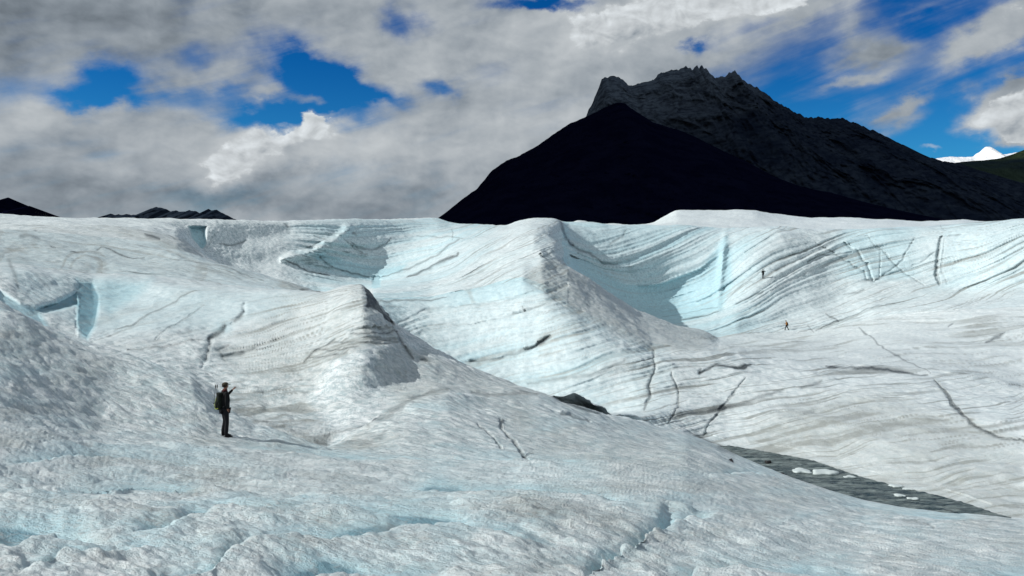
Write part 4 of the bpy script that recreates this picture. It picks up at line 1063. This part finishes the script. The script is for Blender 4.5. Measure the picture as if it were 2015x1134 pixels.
def person(loc, rotz, J, label, cols, scale=1.0, cap=True, hood=False):
    root = bpy.data.objects.new('person', None)
    col.objects.link(root)
    root.location = loc; root.rotation_euler = (0, 0, rotz); root.scale = (scale,) * 3
    tag(root, label, 'person')
    P_, C_, N_, H_ = J['pelvis'], J['chest'], J['neck'], J['head']
    hx, hy, hz = H_
    fw = Vector(J.get('look', (0, 1, 0))).normalized()
    up = Vector((0, 0, 1)); rt = fw.cross(up)
    hv = Vector(H_)

    def legs(ex, base=0.0):
        out = []
        for s in ('l', 'r'):
            hip, kn, an = J['hip_' + s], J['knee_' + s], J['ankle_' + s]
            mid = tuple((a + b) / 2 for a, b in zip(hip, kn)); mid2 = tuple(a * 0.6 + b * 0.4 for a, b in zip(kn, an))
            out.append([(P_, (0.14 + ex, 0.105 + ex)), (hip, 0.088 + ex), (mid, 0.076 + ex), (kn, 0.056 + ex), (mid2, 0.056 + ex), (an, 0.038 + ex + base)])
        return out

    def arms(ex):
        out = []
        for s in ('l', 'r'):
            sh, el, wr = J['sh_' + s], J['el_' + s], J['wr_' + s]
            out.append([(C_, (0.155 + ex, 0.105 + ex)), (sh, 0.056 + ex), (tuple((a + b) / 2 for a, b in zip(sh, el)), 0.045 + ex), (el, 0.038 + ex), (wr, 0.026 + ex)])
        return out
    torso = [(P_, (0.14, 0.105)), (tuple((a + b) / 2 for a, b in zip(P_, C_)), (0.135, 0.095)), (C_, (0.155, 0.105)), (N_, 0.056)]
    headch = [(N_, 0.056), (tuple(hv + up * -0.075 + fw * 0.005), 0.055), (tuple(hv + up * -0.035 + fw * 0.012), (0.068, 0.078)), (tuple(hv + up * 0.03), (0.076, 0.092)), (tuple(hv + up * 0.075 - fw * 0.01), (0.058, 0.072))]
    nose = [(tuple(hv + up * -0.01 + fw * 0.075), 0.018), (tuple(hv + up * -0.022 + fw * 0.106), 0.013)]
    ears = [[(tuple(hv + rt * s * 0.066 + up * 0.0), 0.014), (tuple(hv + rt * s * 0.080 + up * 0.018 - fw * 0.01), 0.016)] for s in (1, -1)]
    chin = [(tuple(hv + up * -0.075 + fw * 0.03), 0.030), (tuple(hv + up * -0.085 + fw * 0.058), 0.022)]
    ch = [torso, headch, nose, chin] + ears + legs(0) + arms(0)
    for s, sg in (('l', -1), ('r', 1)):
        wr, el = Vector(J['wr_' + s]), Vector(J['el_' + s])
        ch += hand(wr, wr - el, J.get('palm_' + s, (-sg, 0.1, -0.2)), 1, curl=J.get('curl_' + s, 0.5))
    body = skin('body', ch, M['skin'], root)
    for s in (1, -1):
        bm = bmesh.new(); blob(bm, tuple(hv + fw * 0.083 + rt * s * 0.031 + up * 0.012), (0.011, 0.008, 0.007), 10, 8); from_bm('eye', bm, M['eye'], body)
    bm = bmesh.new(); blob(bm, tuple(hv + fw * 0.086 + up * -0.052), (0.022, 0.008, 0.005), 12, 8); from_bm('mouth', bm, M['maroon'], body)
    bm = bmesh.new()
    blob(bm, tuple(hv + up * 0.022 - fw * 0.022), (0.083, 0.093, 0.092), 20, 14, lambda d: Vector((d.x, d.y, max(d.z, -0.55))))
    from_bm('hair', bm, M['hair'], body)
    # jacket: torso and sleeves, with collar and hem
    hem = tuple(Vector(P_) + Vector((0, 0, -0.10)))
    jk = skin('jacket', [[(hem, (0.185, 0.165)), (P_, (0.188, 0.168)), (tuple((a + b) / 2 for a, b in zip(P_, C_)), (0.190, 0.165)), (C_, (0.195, 0.155)), (tuple(Vector(N_) + Vector((0, 0, -0.02))), 0.075)]] + arms(0.017), cols[0], root)
    bm = bmesh.new(); tube(bm, Vector(N_) + Vector((0, 0, -0.04)), Vector(N_) + Vector((0, 0.01, 0.045)), 0.085, 0.072, 16); from_bm('collar', bm, cols[3], jk)
    skin('trousers', legs(0.016, 0.02), cols[1], root)
    for s in ('l', 'r'):
        an = Vector(J['ankle_' + s]); td = Vector(J.get('toe_' + s, (0, 1, 0))).normalized()
        b = skin('boot', [[(tuple(an + up * 0.10), 0.056), (tuple(an + up * 0.0), 0.056), (tuple(an - up * 0.045 + td * 0.02), 0.05), (tuple(an - up * 0.055 + td * 0.16), 0.040)], [(tuple(an - up * 0.045 + td * 0.02), 0.05), (tuple(an - up * 0.05 - td * 0.055), 0.042)]], cols[2], root)
        bm = bmesh.new(); blob(bm, tuple(an - up * 0.092 + td * 0.06), (0.052 + 0.10 * abs(td.x), 0.052 + 0.10 * abs(td.y), 0.014), 16, 8, lambda d: boxy(d, 0.6)); from_bm('sole', bm, M['boot'], b)
    if cap:
        bm = bmesh.new()
        blob(bm, tuple(hv + up * 0.055 - fw * 0.008), (0.094, 0.108, 0.075), 22, 14, lambda d: Vector((d.x, d.y, max(d.z, -0.12))))
        c = from_bm('cap', bm, M['cap'] if not hood else cols[0], root)
        bm = bmesh.new(); blob(bm, tuple(hv + up * 0.048 + fw * 0.125), (0.066, 0.066, 0.008), 20, 8); from_bm('brim', bm, M['cap'] if not hood else cols[0], c)
    return root


def backpack(loc, rotz, label, h=0.56, mats=('pack', 'lime', 'grey'), scale=1.0):
    root = bpy.data.objects.new('backpack', None); col.objects.link(root)
    root.location = loc; root.rotation_euler = (math.radians(-4), 0, rotz); root.scale = (scale,) * 3
    tag(root, label, 'backpack')
    bm = bmesh.new(); blob(bm, (0, 0.0, h / 2), (0.145, 0.09, h / 2), 24, 18, lambda d: (lambda q: Vector((q.x * (0.88 + 0.12 * q.z * -1), q.y, q.z)))(boxy(d, 0.6))); sack = from_bm('sack', bm, M[mats[0]], root)
    bm = bmesh.new(); blob(bm, (0, 0.0, h + 0.0), (0.13, 0.09, 0.05), 22, 12, lambda d: boxy(d, 0.6)); from_bm('lid', bm, M[mats[0]], root)
    bm = bmesh.new(); blob(bm, (0, -0.08, h * 0.34), (0.10, 0.05, h * 0.24), 20, 12, lambda d: boxy(d, 0.6)); pk = from_bm('front_pocket', bm, M[mats[0]], root)
    bm = bmesh.new(); tube(bm, (-0.02, -0.135, h * 0.35), (-0.02, -0.092, h * 0.78), 0.008, 0.008); tube(bm, (-0.02, -0.135, h * 0.35), (0.03, -0.115, h * 0.12), 0.010, 0.010); from_bm('piping', bm, M[mats[1]], pk)
    for s in (1, -1):
        bm = bmesh.new(); blob(bm, (0.155 * s, -0.03, h * 0.3), (0.03, 0.06, h * 0.2), 14, 10); from_bm('side_pocket', bm, M[mats[0]], root)
        ch = [[((0.08 * s, 0.08, h * 0.92), (0.022, 0.008)), ((0.095 * s, 0.17, h * 0.99), (0.024, 0.008)), ((0.11 * s, 0.29, h * 0.86), (0.026, 0.008)), ((0.12 * s, 0.34, h * 0.60), (0.024, 0.008)), ((0.155 * s, 0.27, h * 0.36), (0.016, 0.006)), ((0.15 * s, 0.08, h * 0.20), (0.012, 0.006))]]
        skin('shoulder_strap', ch, M[mats[2]] if s > 0 else M[mats[0]], root, 1)
    bm = bmesh.new()
    tube(bm, (0.10, -0.095, h * 0.10), (0.145, -0.02, h * 0.16), 0.013, 0.013); tube(bm, (-0.10, -0.09, h * 0.04), (0.10, -0.095, h * 0.10), 0.011, 0.011); from_bm('bottom_webbing', bm, M[mats[1]], root)
    return root


def pole(loc, rot, label, L=0.72, group=None, scale=1.0):
    root = bpy.data.objects.new('trekking_pole', None); col.objects.link(root)
    root.location = loc; root.rotation_euler = rot; root.scale = (scale,) * 3
    tag(root, label, 'trekking pole', group)
    bm = bmesh.new(); tube(bm, (0, 0, 0.04), (0, 0, L - 0.12), 0.006, 0.008); from_bm('shaft', bm, M['metal'], root)
    bm = bmesh.new(); blob(bm, (0, 0, L - 0.06), (0.017, 0.020, 0.072), 14, 12); from_bm('grip', bm, M['black'], root)
    bm = bmesh.new(); tube(bm, (0, 0, 0), (0, 0, 0.045), 0.002, 0.006); from_bm('tip', bm, M['metal'], root)
    bm = bmesh.new(); tube(bm, (0, 0, 0.055), (0, 0, 0.062), 0.03, 0.028, 16); from_bm('basket', bm, M['black'], root)
    return root


def wpt(root_loc, rotz, p, sc=1.0):
    c, s = math.cos(rotz), math.sin(rotz)
    return Vector((root_loc[0] + sc * (p[0] * c - p[1] * s), root_loc[1] + sc * (p[0] * s + p[1] * c), root_loc[2] + sc * p[2]))


# --- near walker with one arm raised
g1 = stand(442, 859, 1.5, 2.6)
rz = -math.radians(52)
J1 = dict(pelvis=(0, 0, 0.93), chest=(0, -0.01, 1.30), neck=(0, 0.0, 1.52), head=(0.0, 0.02, 1.665), look=(-0.12, 1, -0.02),
          hip_l=(-0.095, 0, 0.88), knee_l=(-0.12, 0.05, 0.50), ankle_l=(-0.13, -0.02, 0.10), hip_r=(0.095, 0, 0.88), knee_r=(0.10, 0.04, 0.50), ankle_r=(0.13, 0.0, 0.10),
          toe_l=(-0.2, 1, 0), toe_r=(0.25, 1, 0),
          sh_l=(-0.185, 0.0, 1.44), el_l=(-0.21, 0.17, 1.33), wr_l=(-0.13, 0.31, 1.50), palm_l=(0.6, 0.1, -0.6), curl_l=0.7,
          sh_r=(0.185, 0.0, 1.44), el_r=(0.245, -0.03, 1.16), wr_r=(0.19, 0.03, 0.93), palm_r=(-1, 0.2, 0), curl_r=0.8)
person(g1, rz, J1, 'walker in black clothes and olive cap standing on the near ice with one arm raised', (M['black'], M['charcoal'], M['boot'], M['maroon']), 1.03)
bp = wpt(g1, rz, (0, -0.21, 0.90), 1.03)
backpack(bp, rz, 'black backpack with lime webbing on the back of the nearest walker', 0.54)
for i, (lx, t_, lab) in enumerate([(-0.10, 0.10, 'black folded trekking pole standing up from the near walker\'s pack, left one of the two'), (0.02, -0.02, 'black folded trekking pole standing up from the near walker\'s pack, nearer his head')]):
    pole(wpt(g1, rz, (lx, -0.335 + 0.04 * i, 1.06), 1.03), (math.radians(-4), t_, rz), lab, 0.70, 'trekking poles on the pack')

# --- far walker in dark clothes, seen from behind, elbow out, poles over the shoulders
g2 = stand(1501, 549, 10.2, 12)
J2 = dict(pelvis=(0, 0, 0.93), chest=(0, 0.02, 1.30), neck=(0, 0.04, 1.52), head=(0, 0.06, 1.66),
          hip_l=(-0.095, 0, 0.88), knee_l=(-0.11, 0.06, 0.50), ankle_l=(-0.11, 0.02, 0.10), hip_r=(0.095, 0, 0.88), knee_r=(0.12, 0.06, 0.50), ankle_r=(0.13, 0.0, 0.10),
          sh_l=(-0.19, 0.02, 1.44), el_l=(-0.27, 0.0, 1.17), wr_l=(-0.2, 0.2, 1.08), sh_r=(0.19, 0.02, 1.44), el_r=(0.44, 0.06, 1.28), wr_r=(0.36, 0.16, 1.52))
rz2 = math.radians(-6)
sc2 = 1.08
person(g2, rz2, J2, 'far walker in dark clothes seen from behind high on the striped slope', (M['black'], M['charcoal'], M['boot'], M['black']), sc2, hood=True)
backpack(wpt(g2, rz2, (0, -0.20, 0.92), sc2), rz2, 'dark backpack worn by the upper of the two distant walkers', 0.56, ('pack', 'pack', 'grey'), sc2)
pole(wpt(g2, rz2, (0.36, 0.16, 1.10), sc2), (0, math.radians(-8), 0), 'thin dark pole held upright in the upper distant walker\'s raised right hand', 0.85, None, sc2)
pole(wpt(g2, rz2, (-0.12, -0.31, 1.15), sc2), (0, math.radians(-6), 0), 'thin dark pole strapped on the left of the upper distant walker\'s pack', 0.75, None, sc2)

# --- far walker in an orange jacket, striding
g3 = stand(1548, 650, 8.9, 10.6)
J3 = dict(pelvis=(0, 0, 0.92), chest=(0, 0.05, 1.28), neck=(0, 0.09, 1.49), head=(0, 0.14, 1.63),
          hip_l=(-0.09, 0, 0.87), knee_l=(-0.10, 0.22, 0.52), ankle_l=(-0.10, 0.26, 0.10), hip_r=(0.09, 0, 0.87), knee_r=(0.10, -0.06, 0.50), ankle_r=(0.10, -0.32, 0.16),
          sh_l=(-0.19, 0.05, 1.42), el_l=(-0.24, -0.05, 1.16), wr_l=(-0.20, 0.10, 0.98), sh_r=(0.19, 0.05, 1.42), el_r=(0.24, 0.12, 1.16), wr_r=(0.2, 0.34, 1.12))
rz3 = math.radians(62)
person(g3 - Vector((0, 0, 0.02)), rz3, J3, 'distant walker in an orange jacket striding across the pale slope below the other', (M['orange'], M['charcoal'], M['boot'], M['orange']), 1.04, hood=False)
backpack(wpt(g3, rz3, (0, -0.15, 0.92), 1.04), rz3, 'small brown daypack on the back of the walker in orange', 0.46, ('brown', 'brown', 'brown'), 0.95)

# --- conifers on the dark shoulder at the left
mtr = plain('tree_bark', (0.03, 0.022, 0.016), 0.9, 0.3, 2)
mfo = plain('conifer_needles', (0.012, 0.018, 0.018), 0.9, 0.5, 1.2)


def conifer(h, seed):
    rnd = random.Random(seed)
    root = bpy.data.objects.new('conifer_tree', None); col.objects.link(root)
    bm = bmesh.new(); tube(bm, (0, 0, -2), (0, 0, h * 0.5), h * 0.022, h * 0.014, 8); tube(bm, (0, 0, h * 0.5), (0, 0, h * 0.97), h * 0.014, h * 0.003, 8); from_bm('trunk', bm, mtr, root)
    bm = bmesh.new()
    for k in range(230):
        z = h * (0.10 + 0.88 * rnd.random() ** 0.85)
        rr_ = h * 0.24 * (1 - z / h) ** 0.85 * (0.55 + 0.6 * rnd.random()) + 0.1
        a = rnd.random() * 2 * math.pi
        d = Vector((math.cos(a), math.sin(a), 0)); s = Vector((-d.y, d.x, 0))
        tip = d * rr_ + Vector((0, 0, z - rr_ * 0.35)); b0 = d * 0.06 * rr_ + Vector((0, 0, z))
        wd = rr_ * 0.28
        v = [bm.verts.new(b0), bm.verts.new((b0 + tip) / 2 + s * wd + Vector((0, 0, -0.02 * h))), bm.verts.new(tip), bm.verts.new((b0 + tip) / 2 - s * wd + Vector((0, 0, -0.02 * h))), bm.verts.new((b0 + tip) / 2 + Vector((0, 0, 0.02 * h)))]
        for i in range(4): bm.faces.new((v[i], v[(i + 1) % 4], v[4]))
    from_bm('crown', bm, mfo, root, False)
    return root


sil_left = [(0, 395), (17, 389), (26, 396), (34, 402), (43, 409), (50, 407), (58, 405), (66, 411), (71, 418), (85, 424), (114, 431), (139, 436)]
protos = [conifer(12.0, 1), conifer(12.0, 2), conifer(12.0, 3)]
for i, (tx, hp) in enumerate([(71, 4.5), (76, 5), (81, 4.2), (86, 6), (90, 8), (94, 6.5), (99, 5), (104, 5.5), (108, 8), (112, 5), (118, 4.5), (124, 4), (129, 4.5), (134, 4)]):
    if i < 3: t_ = protos[i]
    else:
        p_ = protos[i % 3]
        t_ = p_.copy(); col.objects.link(t_)
        for chd in list(p_.children):
            c_ = chd.copy(); col.objects.link(c_); c_.parent = t_
    D = 3330.0
    yb = np.interp(tx, *zip(*sil_left)) + 1.5
    t_.location = (D * (tx - CX) / F, D, D * (HY - yb) / F)
    hh_ = hp * D / F
    t_.scale = (hh_ / 12 * 1.25, hh_ / 12 * 1.25, hh_ / 12)
    t_.rotation_euler = (0, 0, i * 1.3)
    tag(t_, 'small dark conifer in the line of trees on the far left skyline', 'tree', 'conifers on the far left skyline')

# --- ice slabs and stones in the stream
mfl = plain('slab_ice', (0.55, 0.62, 0.62), 0.5, 0.2, 5)
mst = plain('wet_stone', (0.02, 0.02, 0.02), 0.5, 0.4, 8)


def lump(name, px_, py_, wpx, dpt, hgt_, mat, label, cat, seed, zoff=0.0, on=None, group=None):
    t_ = -ZS * F / (py_ - HY)
    c = Vector((t_ * (px_ - CX) / F, t_, ZS)) if on is None else on
    bm = bmesh.new()
    wm = wpx * t_ / F / 2
    rn = random.Random(seed); ph = [rn.random() * 6 for _ in range(6)]

    def fn(d):
        a = math.atan2(d.y, d.x)
        k_ = 1 + 0.16 * math.sin(3 * a + ph[0]) + 0.10 * math.sin(5 * a + ph[1]) + 0.06 * math.sin(9 * a + ph[2])
        q = boxy(d, 0.75)
        return Vector((q.x * k_, q.y * k_, q.z * (1 + 0.22 * math.sin(4 * d.x + ph[3]) + 0.15 * math.sin(5 * d.y + ph[4]))))
    blob(bm, (0, 0, 0), (wm, dpt, hgt_), 30, 14, fn)
    o = from_bm(name, bm, mat)
    o.location = (c.x, c.y, c.z + zoff + hgt_ * 0.25); o.rotation_euler = (0, 0, rn.uniform(-0.3, 0.1))
    tag(o, label, cat, group)
    return o


for i, (a, b, w_, d_, h_, lab) in enumerate([
    (1577, 928, 34, 0.55, 0.13, 'flat white ice slab lying farthest upstream in the dark stream'),
    (1622, 931, 46, 0.60, 0.16, 'largest white ice slab in the dark stream, just below the farthest one'),
    (1672, 939, 24, 0.22, 0.07, 'thin pale ice strip right of the largest slab in the stream'),
    (1763, 957, 26, 0.28, 0.08, 'narrow pale ice piece against the far bank of the stream'),
    (1785, 963, 18, 0.20, 0.07, 'small pale ice piece just below the narrow one by the far bank'),
    (1770, 976, 20, 0.22, 0.08, 'small white ice piece in midstream toward the near bank'),
    (1797, 982, 22, 0.20, 0.08, 'small white ice piece farthest downstream near the near bank')]):
    lump('ice_slab', a, b, w_, d_, h_, mfl, lab, 'ice slab', 40 + i, 0, None, 'ice slabs in the stream')
for i, (a, b, w_, h_, lab) in enumerate([
    (1511, 911, 11, 0.16, 'black stone in the head of the stream'), (1508, 927, 7, 0.12, 'small black stone at the near edge of the stream head'), (1540, 934, 7, 0.10, 'small dark stone on the near bank beside the first ice slab')]):
    lump('stone', a, b, w_, 0.22, h_, mst, lab, 'stone', 60 + i)
c_ = stand(1438, 909, 2.0, 3.05)
lump('stone', 1438, 909, 8, 0.2, 0.12, mst, 'small black stone on pale ice left of the stream head', 'stone', 70, 0, c_)
